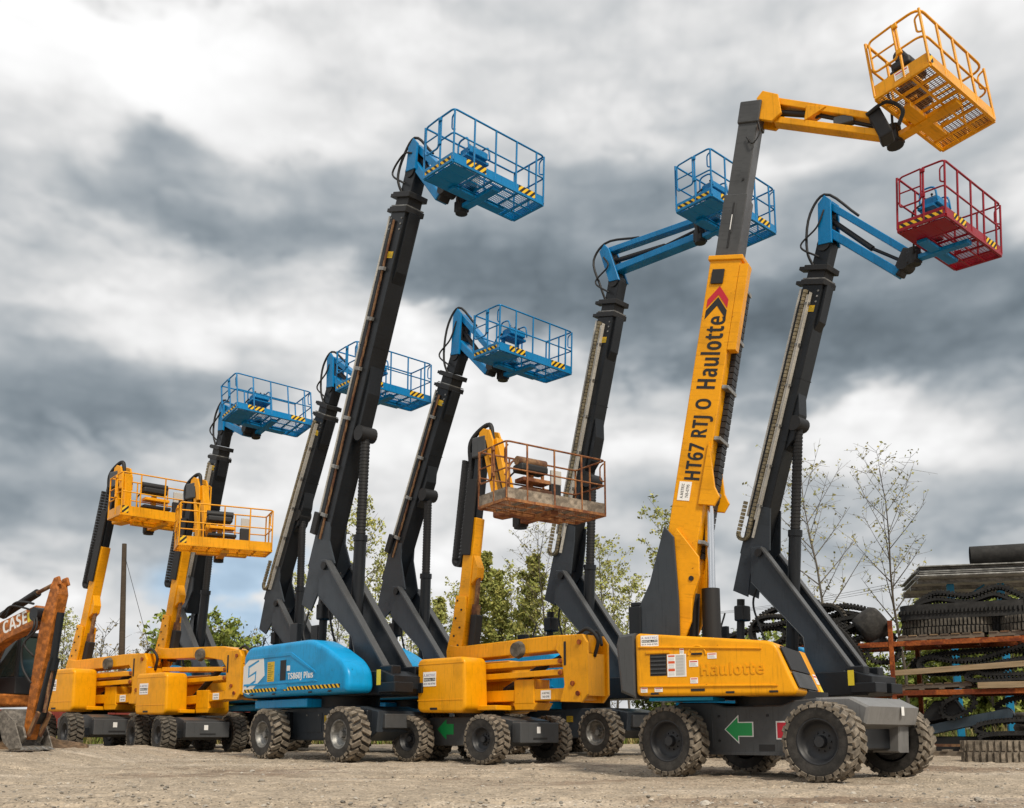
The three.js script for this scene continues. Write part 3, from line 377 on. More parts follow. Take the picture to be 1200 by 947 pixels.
  for (let k = 0; k < 6; k++) mesh('bolt', new THREE.CylinderGeometry(0.022, 0.022, 0.018, 6).rotateX(Math.PI / 2).translate(L - 0.95 - (k % 3) * 0.12, (k < 3 ? 0.36 : -0.36) * d, w / 2 + 0.008), M.silver, boom);
  for (const x of [L * 0.33, L * 0.55]) mesh('section_joint', [box(x, x + 0.02, -d / 2 - 0.006, d / 2 + 0.006, -w / 2 - 0.006, w / 2 + 0.006)], M.dark, boom);
  card(0.14, 0.2, yellowSign(), 'warning_label', boom, L * 0.79, -0.08, w / 2 + 0.005);
  // lift cylinder
  const ct = S2(o.cyl ?? [0.2, 6.9]), cb = V(0.1, 1.9, 0), mid = cb.clone().lerp(ct, o.rodAt ?? 0.55), cyl = group('lift_cylinder', t);
  mesh('barrel', [rod(cb, mid, 0.135, 16), rod(mid.clone().lerp(cb, 0.03), mid.clone().lerp(ct, 0.02), 0.155, 16)], M.dark, cyl);
  { const P = [], n = 60; for (let i = 0; i <= n; i++) P.push(mid.clone().lerp(ct, i / n)); const rings = P.slice(0, -1).map((q, i) => rod(q, P[i + 1], i % 2 ? 0.098 : 0.108, 12)); mesh('rod_boot', rings, M.black, cyl); }
  mesh('rod_eye', [new THREE.CylinderGeometry(0.17, 0.17, 0.4, 14).rotateX(Math.PI / 2).translate(ct.x, ct.y, 0)], M.black, cyl);
  // head, jib and basket
  const J = S2(o.J), E = S2(o.E), jm = o.jibMat ?? M.blueShaded, jib = group('jib', t), head = B.clone().add(V(Math.cos(th) * 0.1, Math.sin(th) * 0.1, 0));
  mesh('boom_head', [beam(head, head.clone().lerp(J, 0.9), 0.26, 0.3, 0.03), new THREE.CylinderGeometry(0.16, 0.16, 0.36, 14).rotateX(Math.PI / 2).translate(head.x, head.y, 0)], M.black, jib);
  const dir = E.clone().sub(J).normalize(), nrm = V(-dir.y, dir.x, 0); if (nrm.y < 0) nrm.negate();
  const lowA = head.clone().lerp(J, 0.35), off = 0.3, uA = J.clone(), uB = E.clone().addScaledVector(nrm, off).addScaledVector(dir, -0.1), lA = lowA, lB = E.clone().addScaledVector(dir, 0.12).addScaledVector(nrm, -0.1);
  mesh('jib_knuckle', [prism([[head.x - 0.12, head.y], [head.x + 0.2, head.y - 0.05], [J.x + 0.16, J.y - 0.02], [J.x + 0.02, J.y + 0.14], [J.x - 0.14, J.y]], -0.2, -0.14, 0.008), prism([[head.x - 0.12, head.y], [head.x + 0.2, head.y - 0.05], [J.x + 0.16, J.y - 0.02], [J.x + 0.02, J.y + 0.14], [J.x - 0.14, J.y]], 0.14, 0.2, 0.008)], jm, jib);
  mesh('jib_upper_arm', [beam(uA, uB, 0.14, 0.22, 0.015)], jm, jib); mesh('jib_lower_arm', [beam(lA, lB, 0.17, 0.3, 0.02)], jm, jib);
  mesh('jib_cylinder', [rod(lA.clone().lerp(uA, 0.5), uB.clone().lerp(lB, 0.4).lerp(lA, 0.4), 0.06, 10), rod(uB.clone().lerp(lB, 0.4).lerp(lA, 0.4), uB.clone().lerp(lB, 0.45), 0.035, 10)], M.black, jib);
  mesh('jib_end', [beam(uB.clone().addScaledVector(nrm, 0.06), lB.clone().addScaledVector(nrm, -0.06), 0.2, 0.26, 0.03), new THREE.CylinderGeometry(0.13, 0.13, 0.34, 12).rotateX(Math.PI / 2).translate(E.x + 0.12, E.y - 0.02, 0)], M.black, jib);
  hoses([hose([V(head.x - 0.25, head.y - 0.5, 0.15), V(head.x - 0.38, head.y - 0.05, 0.2), V(J.x - 0.34, J.y - 0.15, 0.18), V(J.x - 0.02, J.y + 0.2, 0.12), uA.clone().lerp(uB, 0.35).addScaledVector(nrm, 0.12)], 0.03, 7), hose([V(head.x - 0.1, head.y - 0.3, 0.24), V(head.x - 0.5, head.y + 0.1, 0.26), V(head.x - 0.1, head.y + 0.4, 0.24), V(J.x, J.y - 0.2, 0.2)], 0.022)], M.black, jib);
  basket(t, V(E.x + (o.bx ?? 0.44), o.floor, o.bz ?? 0), -(o.byaw ?? 2) * Math.PI / 180, { mat: o.basketMat ?? M.blueShaded, grate: o.grate, mount: o.mount ?? M.blueShaded, console: 'blue', consoleMat: M.blueShaded, stripes: [[0.3, 0.72], [-0.8, -0.42]], endStripe: true, solid: true, W: o.bW, tilt: o.tilt });
  return t;
}
const tele = [
  { label: 'tallest blue-basket telescopic lift with swash emblem on its blue hood', x: -3.4, z: -20.83, a: 46, S: [-1.08, 4.6], Hd: [1.88, 12.35], J: [2.02, 12.98], E: [2.85, 11.6], floor: 11.35, bz: -0.35, tilt: -2, cyl: [0.3, 6.95], front: true, depth: 0.54 },
  { label: 'dark telescopic lift carrying the red work basket on a blue jib', x: 5.9, z: -21.1, a: 47, hoodEnd: 0.7, S: [-0.55, 4.9], Hd: [1.45, 10.95], J: [1.55, 12.0], E: [3.05, 9.98], bx: 0.69, floor: 9.95, bz: 0.25, tilt: -3, cyl: [0.55, 7.2], chain: true, basketMat: M.red, mount: M.blueShaded, pivot: [-0.36, 4.42] },
  { label: 'dark telescopic lift with level blue jib, basket behind the lettered yellow boom', x: 1.73, z: -23.7, a: 46, hoodEnd: 0.7, S: [-0.5, 5.0], Hd: [1.25, 11.4], J: [1.0, 12.4], E: [3.75, 11.85], floor: 11.62, bz: 0.25, cyl: [0.35, 6.6], chain: true, pivot: [-0.4, 4.3] },
  { label: 'dark telescopic lift with blue basket standing over the rusty brown basket', x: -2.33, z: -25.1, a: 46, S: [-1.05, 4.9], Hd: [1.35, 10.0], J: [1.5, 11.15], E: [2.6, 9.45], floor: 9.28, bz: -0.25, tilt: -2, cyl: [0.2, 6.6] },
  { label: 'dark telescopic lift, blue basket partly hidden by the tallest dark boom', x: -6.1, z: -27.8, a: 46, hoodEnd: 0.7, S: [-1.15, 4.7], Hd: [1.45, 10.05], J: [1.5, 11.0], E: [3.0, 9.5], floor: 9.25, cyl: [0.05, 6.65], chain: true },
  { label: 'dark telescopic lift with blue basket rising behind the yellow articulated lifts', x: -9.6, z: -29.8, a: 46, S: [-0.42, 4.6], Hd: [1.15, 9.45], J: [1.2, 10.3], E: [2.5, 9.3], floor: 9.25, bz: -0.2, tilt: 9, cyl: [0.7, 6.9], chain: true },
];
for (const o of tele) telescopic(o);

// ------------------------------------------------------------------ yellow articulated lifts: folded arms below, one slim boom on end
function articulated(o) {
  const t = thing('articulated_boom_lift', o.label, 'boom lift', o.x, o.z, -o.a * Math.PI / 180, 'boom lifts parked in the yard'); if (o.scale) t.scale.setScalar(o.scale);
  const base = group('undercarriage', t); base.rotation.y = -(o.twist ?? 0) * Math.PI / 180; base.position.x = o.under ?? 0.15;
  for (const x of [-1.0, 1.0]) for (const z of [-0.9, 0.9]) wheel(t, 'small', 0, 0, 0, M.rimDark, o.tread ?? M.tread).position.set((o.under ?? 0.15) + x * Math.cos(base.rotation.y) + z * Math.sin(base.rotation.y), 0.43, -x * Math.sin(base.rotation.y) + z * Math.cos(base.rotation.y));
  for (const w of t.children.filter((c) => c.name === 'wheel')) { const lz = (w.position.x - (o.under ?? 0.15)) * Math.sin(base.rotation.y) + w.position.z * Math.cos(base.rotation.y); w.rotation.y = (lz > 0 ? 0 : Math.PI) + base.rotation.y; }
  mesh('chassis', [prism([[-1.25, 0.42], [-1.05, 0.3], [1.1, 0.3], [1.3, 0.42], [1.32, 0.78], [0.85, 0.86], [-0.85, 0.86], [-1.25, 0.78]], -0.52, 0.52, 0.02)], M.grey, base);
  mesh('end_box', [box(1.3, 1.52, 0.36, 0.74, -0.55, 0.55, 0.02)], M.grey, base); mesh('end_slot', box(1.515, 1.524, 0.42, 0.46, -0.2, 0.2), M.black, base); card(0.1, 0.12, M.white, 'label', base, 1.527, 0.6, 0.05, Math.PI / 2);
  for (const x of [-1, 1]) mesh('axle', box(x - 0.11, x + 0.11, 0.34, 0.54, -0.76, 0.76, 0.02), M.dark, base);
  if (o.arrow) { const s = new THREE.Shape([[-0.75, 0.62], [-0.5, 0.82], [-0.5, 0.72], [-0.3, 0.72], [-0.3, 0.52], [-0.5, 0.52], [-0.5, 0.42]].map((p) => new THREE.Vector2(...p))); mesh('direction_arrow', new THREE.ExtrudeGeometry(s, { depth: 0.003, bevelEnabled: false }).translate(0.05, 0, 0.522), M.green, base); }
  mesh('slew_ring', new THREE.CylinderGeometry(0.5, 0.5, 0.14, 26).translate(0, 0.92, 0), M.black, t);
  mesh('turret_deck', [box(-0.9, 1.0, 0.965, 1.06, -0.6, 0.6, 0.02)], M.yellow, t);
  const c = o.cover ?? 0;
  for (const s of [1, -1]) {
    const z0 = s > 0 ? 0.34 : -0.97, z1 = s > 0 ? 0.97 : -0.34, zf = s > 0 ? 0.97 : -0.97;
    const cov = mesh('side_cover', [shell([[-0.78 + c, 1.0], [-0.68 + c, 0.94], [0.45 + c, 0.92], [0.56 + c, 1.02], [0.52 + c, 1.9], [0.44 + c, 1.98], [-0.7 + c, 1.98], [-0.78 + c, 1.92]], z0, z1, 0.06, 0.08)], M.yellow, t);
    for (const y of [1.16, 1.86]) mesh('cover_rib', [prism([[-0.76 + c, y], [0.5 + c, y], [0.5 + c, y + 0.02], [-0.76 + c, y + 0.02]], zf - 0.006, zf + 0.006, 0.002)], M.yellow, cov);
    if (s > 0) { card(0.36, 0.28, rentalSign(), 'rental_sign', cov, -0.42 + c, 1.58, zf + 0.004); mesh('latch', box(-0.4 + c, -0.2 + c, 0.985, 1.03, zf - 0.01, zf + 0.006), M.black, cov); }
  }
  mesh('counterweight', [prism([[-1.12 + c, 1.05], [-0.8 + c, 0.97], [-0.8 + c, 1.8], [-1.02 + c, 1.8], [-1.12 + c, 1.65]], -0.6, 0.6, 0.04)], M.yellow, t);
  // folded arms
  const up = o.lift ?? 0, el = up * 0.45;
  mesh('lower_arm', [beam(V(0.0, 1.24, 0), V(2.75, 1.24 + el, 0), 0.22, 0.44, 0.02)], M.yellow, t);
  mesh('arm_bracket', [box(1.12, 1.62, 1.08, 1.54, -0.235, 0.235, 0.02), prism([[1.15, 0.97], [1.6, 0.97], [1.7, 1.1], [1.1, 1.1]], -0.23, 0.23, 0.01)], M.yellow, t);
  for (const [a, b, h] of [[1.6 + up * 0.4, 1.64 + el, 0.11], [1.81 + up * 0.75, 1.83 + el, 0.11]]) for (const z of [-0.27, 0.27]) mesh('tie_rod', [beam(V(-0.3, a, z), V(2.7, b, z), h, 0.07, 0.012)], M.yellow, t);
  mesh('upper_arm', [prism([[-0.62, 2.0 + up], [-0.2, 1.98 + up], [1.5, 2.02 + up * 0.8], [2.3, 2.0 + el + 0.04], [2.75, 1.98 + el], [2.75, 2.3 + el], [2.1, 2.32 + up * 0.7], [-0.3, 2.26 + up], [-0.62, 2.3 + up]], -0.24, 0.24, 0.015)], M.yellow, t);
  mesh('arm_cylinder', [rod(V(0.7, 1.35, 0), V(1.75, 1.82 + up * 0.6, 0), 0.075, 12), rod(V(1.75, 1.82 + up * 0.6, 0), V(2.4, 2.05 + el, 0), 0.045, 12)], M.black, t);
  const e = group('elbow', t, 0, el, 0);
  for (const z of [-0.33, 0.27]) mesh('elbow_plate', [prism([[2.32, 1.1], [2.82, 1.08], [2.95, 1.22], [2.95, 2.14], [2.84, 2.29], [2.3, 2.29], [2.22, 2.05], [2.36, 1.9], [2.42, 1.4]], z, z + 0.06, 0.01)], M.yellow, e);
  mesh('elbow_web', [box(2.84, 2.9, 1.2, 1.95, -0.27, 0.27)], M.yellow, e); mesh('elbow_slot', box(2.42, 2.47, 1.75, 2.18, 0.331, 0.337), M.black, e);
  for (const [x, y] of [[2.78, 2.15], [2.34, 1.83], [2.34, 1.62], [2.62, 1.42], [2.74, 1.24]]) mesh('pin', new THREE.CylinderGeometry(0.045, 0.045, 0.03, 10).rotateX(Math.PI / 2).translate(x, y, 0.345), M.rust, e);
  hoses([hose([V(2.5, 2.28, 0.1), V(2.8, 2.4, 0.12), V(3.0, 2.2, 0.08), V(2.9, 1.9, 0.05)], 0.035), hose([V(2.5, 2.28, -0.1), V(2.85, 2.36, -0.12), V(2.97, 2.1, -0.08)], 0.03)], M.black, e);
  mesh('rubber_bumper', [new THREE.CylinderGeometry(0.14, 0.17, 0.1, 12).rotateX(Math.PI / 2).translate(1.25, 2.1 + up * 0.8, 0.29)], M.treadGrey, t);
  card(0.24, 0.16, numberSign(), 'rental_sign', t, 1.9, 1.24 + el * 0.7, 0.226);
  // boom
  const A = S2(o.F), B = S2(o.T), L = A.distanceTo(B), th = Math.atan2(B.y - A.y, B.x - A.x), boom = group('boom', t, A.x, A.y, 0); boom.rotation.z = th; const d = 0.29, w = 0.25, Lo = L * (o.outer ?? 0.62);
  mesh('outer_section', [box(0.05, Lo, -d / 2, d / 2, -w / 2, w / 2, 0.02)], M.yellow, boom);
  for (const z of [-0.2, 0.15]) mesh('foot_plate', [prism([[-0.28, 0.2], [-0.05, 0.26], [0.5, 0.17], [1.1, 0.145], [1.1, -0.13], [0.6, -0.2], [0.0, -0.16], [-0.25, -0.05]], z, z + 0.05, 0.008)], M.yellow, boom);
  mesh('cylinder_bracket', [prism([[1.35, -0.15], [1.5, -0.3], [1.7, -0.3], [1.95, -0.15]], -0.1, 0.1, 0.01)], M.yellow, boom);
  mesh('inner_section', [box(Lo - 0.2, L - 0.1, -d * 0.38, d * 0.38, -w * 0.38, w * 0.38, 0.015)], o.inner ?? M.dark, boom);
  mesh('boom_cylinder', [rod(V(0.15, -0.3, 0), V(0.95, -0.27, 0), 0.09, 12), rod(V(0.95, -0.27, 0), V(1.55, -0.25, 0), 0.05, 12)], M.steelWorn, boom); mesh('cylinder_guard', [box(-0.1, 0.75, -0.4, -0.22, -0.1, 0.1, 0.03)], M.black, boom);
  { const links = [], x0 = L * 0.42, x1 = L * 0.92; for (let x = x0; x < x1; x += 0.075) { links.push(box(x, x + 0.071, d / 2 + 0.03, d / 2 + 0.1, -0.02, 0.12)); if (x < x0 + (x1 - x0) * 0.95) links.push(box(x, x + 0.071, d / 2 + 0.24, d / 2 + 0.31, -0.02, 0.12)); } for (let k = 0; k <= 8; k++) { const an = Math.PI / 2 + k / 8 * Math.PI, g = box(-0.03, 0.03, -0.035, 0.035, -0.02, 0.12); g.rotateZ(an + Math.PI / 2); g.translate(x0 + Math.cos(an) * 0.105, d / 2 + 0.17 + Math.sin(an) * 0.105, 0); links.push(g); } mesh('cable_chain', links, M.chainBlack, boom); mesh('chain_tray', box(x0 + 0.1, L * 0.8, -d * 0.3, d / 2 + 0.02, w / 2 + 0.004, w / 2 + 0.05, 0.01), M.black, boom); }
  for (let k = 0; k < 6; k++) mesh('pin', new THREE.CylinderGeometry(0.022, 0.022, 0.02, 8).rotateX(Math.PI / 2).translate(0.1 + k * 0.18, k % 2 ? 0.08 : -0.06, 0.206), M.black, boom);
  // jib hanging from the boom tip, basket at its foot
  const jib = group('jib', t), E = S2(o.E), dir = E.clone().sub(B).normalize();
  mesh('boom_head', [box(B.x - 0.2, B.x + 0.2, B.y - 0.42, B.y + 0.02, -0.17, 0.17, 0.04)], o.headMat ?? M.grey, jib);
  for (const z of [-0.2, 0.14]) mesh('jib_plate', [prism([[B.x - 0.06, B.y - 0.2], [B.x + 0.02, B.y + 0.1], [B.x + 0.12, B.y + 0.16], [B.x + 0.3, B.y + 0.1], [B.x + 0.4, B.y - 0.15], [B.x + 0.42, B.y - 0.5], [B.x + 0.3, B.y - 0.5], [B.x + 0.2, B.y - 0.1]], z * 0.8, z * 0.8 + 0.05, 0.01)], M.yellow, jib);
  mesh('jib_upper_arm', [beam(V(B.x + 0.38, B.y - 0.1, 0), V(E.x + 0.16, E.y, 0), 0.14, 0.2, 0.015)], M.yellow, jib); mesh('jib_lower_arm', [beam(V(B.x + 0.14, B.y - 0.25, 0), V(E.x - 0.16, E.y - 0.02, 0), 0.12, 0.24, 0.015)], M.yellow, jib);
  mesh('jib_cylinder', [rod(V(B.x + 0.26, B.y - 0.2, 0), V(E.x, E.y + 0.2, 0), 0.055, 10)], M.black, jib);
  mesh('jib_end', [box(E.x - 0.26, E.x + 0.28, E.y - 0.16, E.y + 0.1, -0.15, 0.15, 0.04)], o.endMat ?? M.yellow, jib);
  hoses([hose([V(B.x - 0.32, B.y - 0.5, 0.06), V(B.x - 0.3, B.y - 0.05, 0.08), V(B.x - 0.05, B.y + 0.18, 0.06), V(B.x + 0.22, B.y + 0.24, 0.05), V(B.x + 0.3, B.y - 0.1, 0.05), V(E.x + 0.05, E.y + 0.3, 0.05)], 0.05, 8, 26)], M.black, jib);
  basket(t, V(...o.bas), -(o.byaw ?? 12) * Math.PI / 180, { W: 2.3, D: 0.9, toe: 0.2, pr: 0.019, bars: 6, mat: o.basketMat ?? M.yellow, console: 'box', stripes: o.basketMat ? null : [[0.84, 0.98]], cover: o.coverMat, arch: !!o.basketMat, consoleMat: o.basketMat, posts: [-1, -0.5, 0.06, 0.6, 1], mount: o.basketMat ?? M.yellow, toeMat: o.basketMat ? M.tanWorn : null });
  return t;
}
articulated({ label: 'yellow articulated lift with rusty brown basket and green chassis arrow', x: -0.64, z: -19.63, a: 42, under: 0.05, F: [-0.5, 2.2], T: [0.08, 6.55], E: [0.72, 4.95], bas: [1.55, 4.62, 0.28], byaw: 13, basketMat: M.rustPaint, coverMat: M.steelWorn, arrow: true, endMat: M.rustPaint });
articulated({ label: 'yellow articulated lift with raised folded arms beside the blue hood', x: -8.8, z: -26.0, a: 36, twist: 16, cover: 0.38, lift: 0.42, under: 0.45, F: [-0.62, 2.5], T: [0.28, 7.1], E: [0.8, 5.35], bas: [1.3, 5.1, -0.15], byaw: 29, headMat: M.grey, tread: M.treadGrey });
articulated({ label: 'yellow articulated lift standing behind the orange excavator arm', x: -12.0, z: -28.0, a: 36, twist: 12, scale: 1.1, cover: 0.42, under: 0.4, F: [-0.55, 2.1], T: [0.72, 7.15], E: [1.0, 5.9], bas: [1.3, 5.76, -0.7], byaw: 13, tread: M.treadGrey });

// ------------------------------------------------------------------ the big yellow telescopic lift
{
  const t = thing('telescopic_boom_lift', 'large yellow telescopic lift with black lettering up its yellow boom', 'boom lift', 3.94, -14.49, -28 * Math.PI / 180, 'boom lifts parked in the yard');
  for (const x of [-1.2, 1.2]) for (const z of [-1.02, 1.02]) wheel(t, 'big', x, z, 0, M.rimDark, M.tread);
  // undercarriage
  const ch = mesh('chassis', [prism([[-1.45, 0.42], [-1.2, 0.3], [0.9, 0.3], [1.15, 0.42], [1.15, 0.95], [0.95, 1.07], [0.62, 1.05], [0.42, 0.99], [-0.5, 0.99], [-0.72, 1.05], [-1.3, 1.06], [-1.5, 0.9]], -0.72, 0.72, 0.02)], M.grey, t);
  const arrow = new THREE.Shape([[-0.59, 0.66], [-0.385, 0.83], [-0.385, 0.75], [-0.15, 0.75], [-0.15, 0.57], [-0.385, 0.57], [-0.385, 0.49]].map((p) => new THREE.Vector2(...p)));
  mesh('arrow_border', new THREE.ExtrudeGeometry(new THREE.Shape([[-0.61, 0.66], [-0.37, 0.865], [-0.37, 0.765], [-0.13, 0.765], [-0.13, 0.555], [-0.37, 0.555], [-0.37, 0.455]].map((p) => new THREE.Vector2(...p))), { depth: 0.002, bevelEnabled: false }).translate(0.1, 0, 0.721), M.white, ch);
  mesh('direction_arrow', new THREE.ExtrudeGeometry(arrow, { depth: 0.003, bevelEnabled: false }).translate(0.1, 0, 0.724), M.green, ch);
  mesh('arrow_border', box(0.33, 0.66, 0.52, 0.77, 0.7205, 0.7235), M.white, ch); mesh('direction_arrow', box(0.35, 0.66, 0.54, 0.75, 0.724, 0.727), M.redSign, ch); mesh('lifting_slot', box(0.05, 0.3, 0.36, 0.45, 0.7205, 0.7235), M.black, ch);
  for (const [x, y] of [[-0.6, 0.5], [-0.6, 0.85], [0.2, 0.85]]) mesh('bolt', new THREE.CylinderGeometry(0.02, 0.02, 0.014, 6).rotateX(Math.PI / 2).translate(x, y, 0.725), M.black, ch); mesh('weld_seam', [sweep([V(-0.72, 1.03, 0.722), V(-0.72, 0.4, 0.722)], 0.008, 5)], M.grey, ch); mesh('chassis_lip', [box(-1.25, 0.9, 0.3, 0.34, 0.715, 0.735, 0.004)], M.grey, ch);
  for (const x of [-1.2, 1.2]) mesh('axle', [box(x - 0.17, x + 0.17, 0.38, 0.72, -0.84, 0.84, 0.03)], M.dark, t);
  mesh('axle_bracket', [prism([[0.95, 0.55], [1.6, 0.72], [1.66, 0.95], [1.4, 1.08], [0.9, 1.08]], -0.86, 0.66, 0.03), prism([[1.1, 0.34], [1.5, 0.34], [1.52, 0.74], [1.1, 0.74]], -0.8, -0.5, 0.02)], M.greyLight, t);
  mesh('hub_carrier', [new THREE.CylinderGeometry(0.2, 0.2, 0.16, 18).rotateX(Math.PI / 2).translate(1.2, 0.5, -0.76)], M.grey, t); card(0.08, 0.12, M.white, 'label', t, 1.672, 0.9, -0.3, Math.PI / 2);
  for (const o of t.children) { o.position.applyAxisAngle(V(0, 1, 0), -18 * Math.PI / 180); o.rotation.y -= 18 * Math.PI / 180; }   // the turret stands slewed on the undercarriage
  mesh('slew_ring', new THREE.CylinderGeometry(0.66, 0.66, 0.2, 28).translate(0, 1.08, 0), M.black, t);
  mesh('turret_deck', [box(-1.9, 0.4, 1.12, 1.22, -0.9, 0.9, 0.02)], M.dark, t);
  // counterweight block and hoods
  mesh('counterweight', [prism([[-2.08, 1.2], [-1.84, 1.1], [-1.84, 2.06], [-2.1, 2.04], [-2.14, 1.9]], -1.08, 1.1, 0.04)], M.grey, t);
  for (const s of [1, -1]) {
    const z0 = s > 0 ? 0.42 : -1.12, z1 = s > 0 ? 1.12 : -0.42, zf = s > 0 ? 1.12 : -1.12;
    const hood = mesh('engine_hood', [shell(s > 0 ? [[-1.82, 1.14], [0.44, 1.11], [0.48, 1.18], [0.22, 1.8], [0.12, 1.86], [-1.78, 2.05], [-1.83, 2.01]] : [[-1.82, 1.14], [-0.2, 1.11], [-0.2, 1.7], [-1.78, 2.0], [-1.83, 1.96]], z0, z1, 0.05, 0.07)], M.yellow, t);
    for (const [x0, y0, x1, y1] of [[-1.78, 1.83, s > 0 ? 0.02 : -0.4, 1.73], [-1.76, 1.26, s > 0 ? 0.22 : -0.3, 1.22]]) mesh('hood_rib', [prism([[x0, y0], [x1, y1 + 0.02], [x1 - 0.12, y1 + 0.045], [x0, y0 + 0.03]], zf - 0.02, zf + 0.02, 0.006)], M.yellow, hood);
    if (s < 0) continue;
    const nm = text('Haulotte', 0.2, 0.014); nm.computeBoundingBox(); nm.scale(0.78, 0.82, 1).translate(-0.87, 1.41, zf - 0.004); mesh('embossed_lettering', nm, M.yellow, hood);
    card(0.27, 0.16, rentalSign(), 'rental_sign', hood, -1.6, 1.93, zf + 0.005); card(0.28, 0.32, plateSign(), 'data_plate', hood, -1.2, 1.56, zf + 0.004);
    mesh('hood_vent', [box(-1.6, -1.35, 1.42, 1.73, zf - 0.004, zf + 0.004)], M.black, hood); mesh('vent_frame', [box(-1.66, -1.3, 1.74, 1.78, zf, zf + 0.02, 0.006)], M.yellow, hood);
    mesh('handle_surround', [new THREE.TorusGeometry(0.13, 0.014, 6, 16, Math.PI).translate(-0.9, 1.7, zf + 0.002)], M.yellow, hood); mesh('handle', box(-0.98, -0.82, 1.7, 1.73, zf + 0.004, zf + 0.02, 0.006), M.black, hood);
    for (const [x, y, w, h] of [[-1.12, 1.76, 0.06, 0.08], [-0.95, 1.58, 0.13, 0.09], [-0.68, 1.68, 0.13, 0.08], [-0.95, 1.34, 0.11, 0.08], [-1.7, 1.22, 0.1, 0.07], [-1.48, 1.22, 0.12, 0.06]]) card(w, h, smallSign(), 'label', hood, x, y, zf + 0.004);
    for (const x of [-1.6, -0.5, 0.1]) mesh('hinge', box(x, x + 0.12, 1.15, 1.18, zf - 0.004, zf + 0.016, 0.005), M.black, hood); for (let k = 0; k < 5; k++) mesh('vent_slat', box(-1.59, -1.36, 1.45 + k * 0.058, 1.468 + k * 0.058, zf + 0.003, zf + 0.016), M.grey, hood);
    mesh('latch', box(-1.0, -0.8, 1.19, 1.225, zf - 0.002, zf + 0.008), M.black, hood);
    const rake = Math.atan2(0.26, 0.62); // the dark raked front face
    const fr = group('front_panel', t, 0.45, 1.22, 0); fr.rotation.z = rake; mesh('grille', [box(0.03, 0.045, 0.24, 0.6, -0.2, 1.04)], M.black, fr); mesh('lower_panel', [box(0.03, 0.043, -0.02, 0.22, -0.2, 1.04)], M.grey, fr); mesh('front_housing', [box(-0.5, 0.025, -0.05, 0.6, -0.5, 0.4, 0.02)], M.slate, fr); mesh('front_strip', [box(0.0, 0.05, -0.05, 0.62, -0.56, -0.22, 0.015)], M.yellow, fr); card(0.2, 0.16, smallSign(), 'label', fr, 0.054, 0.16, -0.38, Math.PI / 2); card(0.2, 0.12, M.yellowSign, 'label', fr, 0.054, 0.0, -0.4, Math.PI / 2);
  }
  mesh('skirt', [box(-1.7, -0.75, 1.07, 1.115, 0.3, 0.92)], M.blue, t);
  // boom pivot cheeks and boom
  for (const z of [-0.36, 0.3]) mesh('pivot_cheek', [prism([[-2.12, 1.9], [-1.4, 1.9], [-1.4, 2.6], [-1.45, 3.6], [-1.6, 3.78], [-1.86, 2.9], [-2.06, 2.5]], z, z + 0.06, 0.01)], M.slate, t);
  mesh('valve_block', [box(-2.2, -2.0, 2.0, 2.55, 0.1, 0.4, 0.02), box(-2.18, -2.02, 2.55, 2.62, 0.12, 0.36, 0.02)], M.dark, t);
  const A = V(-1.62, 2.15), B = V(-0.5, 8.02), L = A.distanceTo(B), th = Math.atan2(B.y - A.y, B.x - A.x), boom = group('boom', t, A.x, A.y, 0), d = 0.5, w = 0.5; boom.rotation.z = th;
  const outer = mesh('outer_section', [box(0.25, L, -d / 2, d / 2, -w / 2, w / 2, 0.02), box(L - 0.03, L + 0.05, -d / 2 - 0.03, d / 2 + 0.03, -w / 2 - 0.03, w / 2 + 0.03, 0.015)], M.yellow, boom);
  for (const z of [-0.3, 0.24]) mesh('foot_plate', [prism([[-0.3, 0.2], [0.0, 0.33], [0.5, 0.28], [1.2, 0.26], [1.6, 0.1], [1.2, -0.32], [0.9, -0.38], [0.55, -0.32], [0.2, -0.36], [-0.25, -0.26]], z, z + 0.06, 0.01)], M.yellow, boom);
  for (const [x, y, r] of [[0.05, 0.1, 0.05], [0.6, 0.12, 0.035], [0.85, -0.26, 0.04]]) mesh('pin', new THREE.CylinderGeometry(r, r, 0.02, 12).rotateX(Math.PI / 2).translate(x, y, 0.306), M.black, boom);
  for (const z of [-0.3, 0.24]) mesh('cylinder_bracket', [prism([[2.0, -0.18], [2.0, -0.44], [2.15, -0.5], [2.3, -0.4], [3.0, -0.2]], z, z + 0.06, 0.01)], M.yellow, boom);
  mesh('wear_pad', box(L - 0.42, L - 0.18, -0.02, 0.18, w / 2 + 0.001, w / 2 + 0.03, 0.01), M.black, boom); mesh('end_bracket', [box(L - 1.5, L - 0.1, -d / 2 - 0.14, -d / 2, 0.08, 0.26, 0.01)], M.yellow, boom);
  { const n1 = text('HT67 RTJ O', 0.24, 0.004), n2 = text('Haulotte', 0.3, 0.004); const s1 = textWidth(n1); n1.scale(1.3 / s1, 1.04, 1).translate(2.36, -0.13, w / 2 + 0.001); n2.computeBoundingBox(); const s2 = textWidth(n2); n2.scale(1.18 / s2, 1.0, 1).translate(3.82, -0.15, w / 2 + 0.001); mesh('lettering', n1, M.black, outer); mesh('lettering', n2, M.black, outer); }
  const chev = (x) => new THREE.ExtrudeGeometry(new THREE.Shape([[x, 0.19], [x + 0.22, 0.02], [x, -0.15], [x + 0.14, -0.15], [x + 0.36, 0.02], [x + 0.14, 0.19]].map((p) => new THREE.Vector2(...p))), { depth: 0.004, bevelEnabled: false }).translate(0, 0, w / 2 + 0.001); mesh('chevron', chev(4.98), M.black, outer); mesh('chevron', chev(5.16), M.redSign, outer);
  card(0.3, 0.2, numberSign(), 'rental_sign', boom, 2.2, 0.08, w / 2 + 0.005);
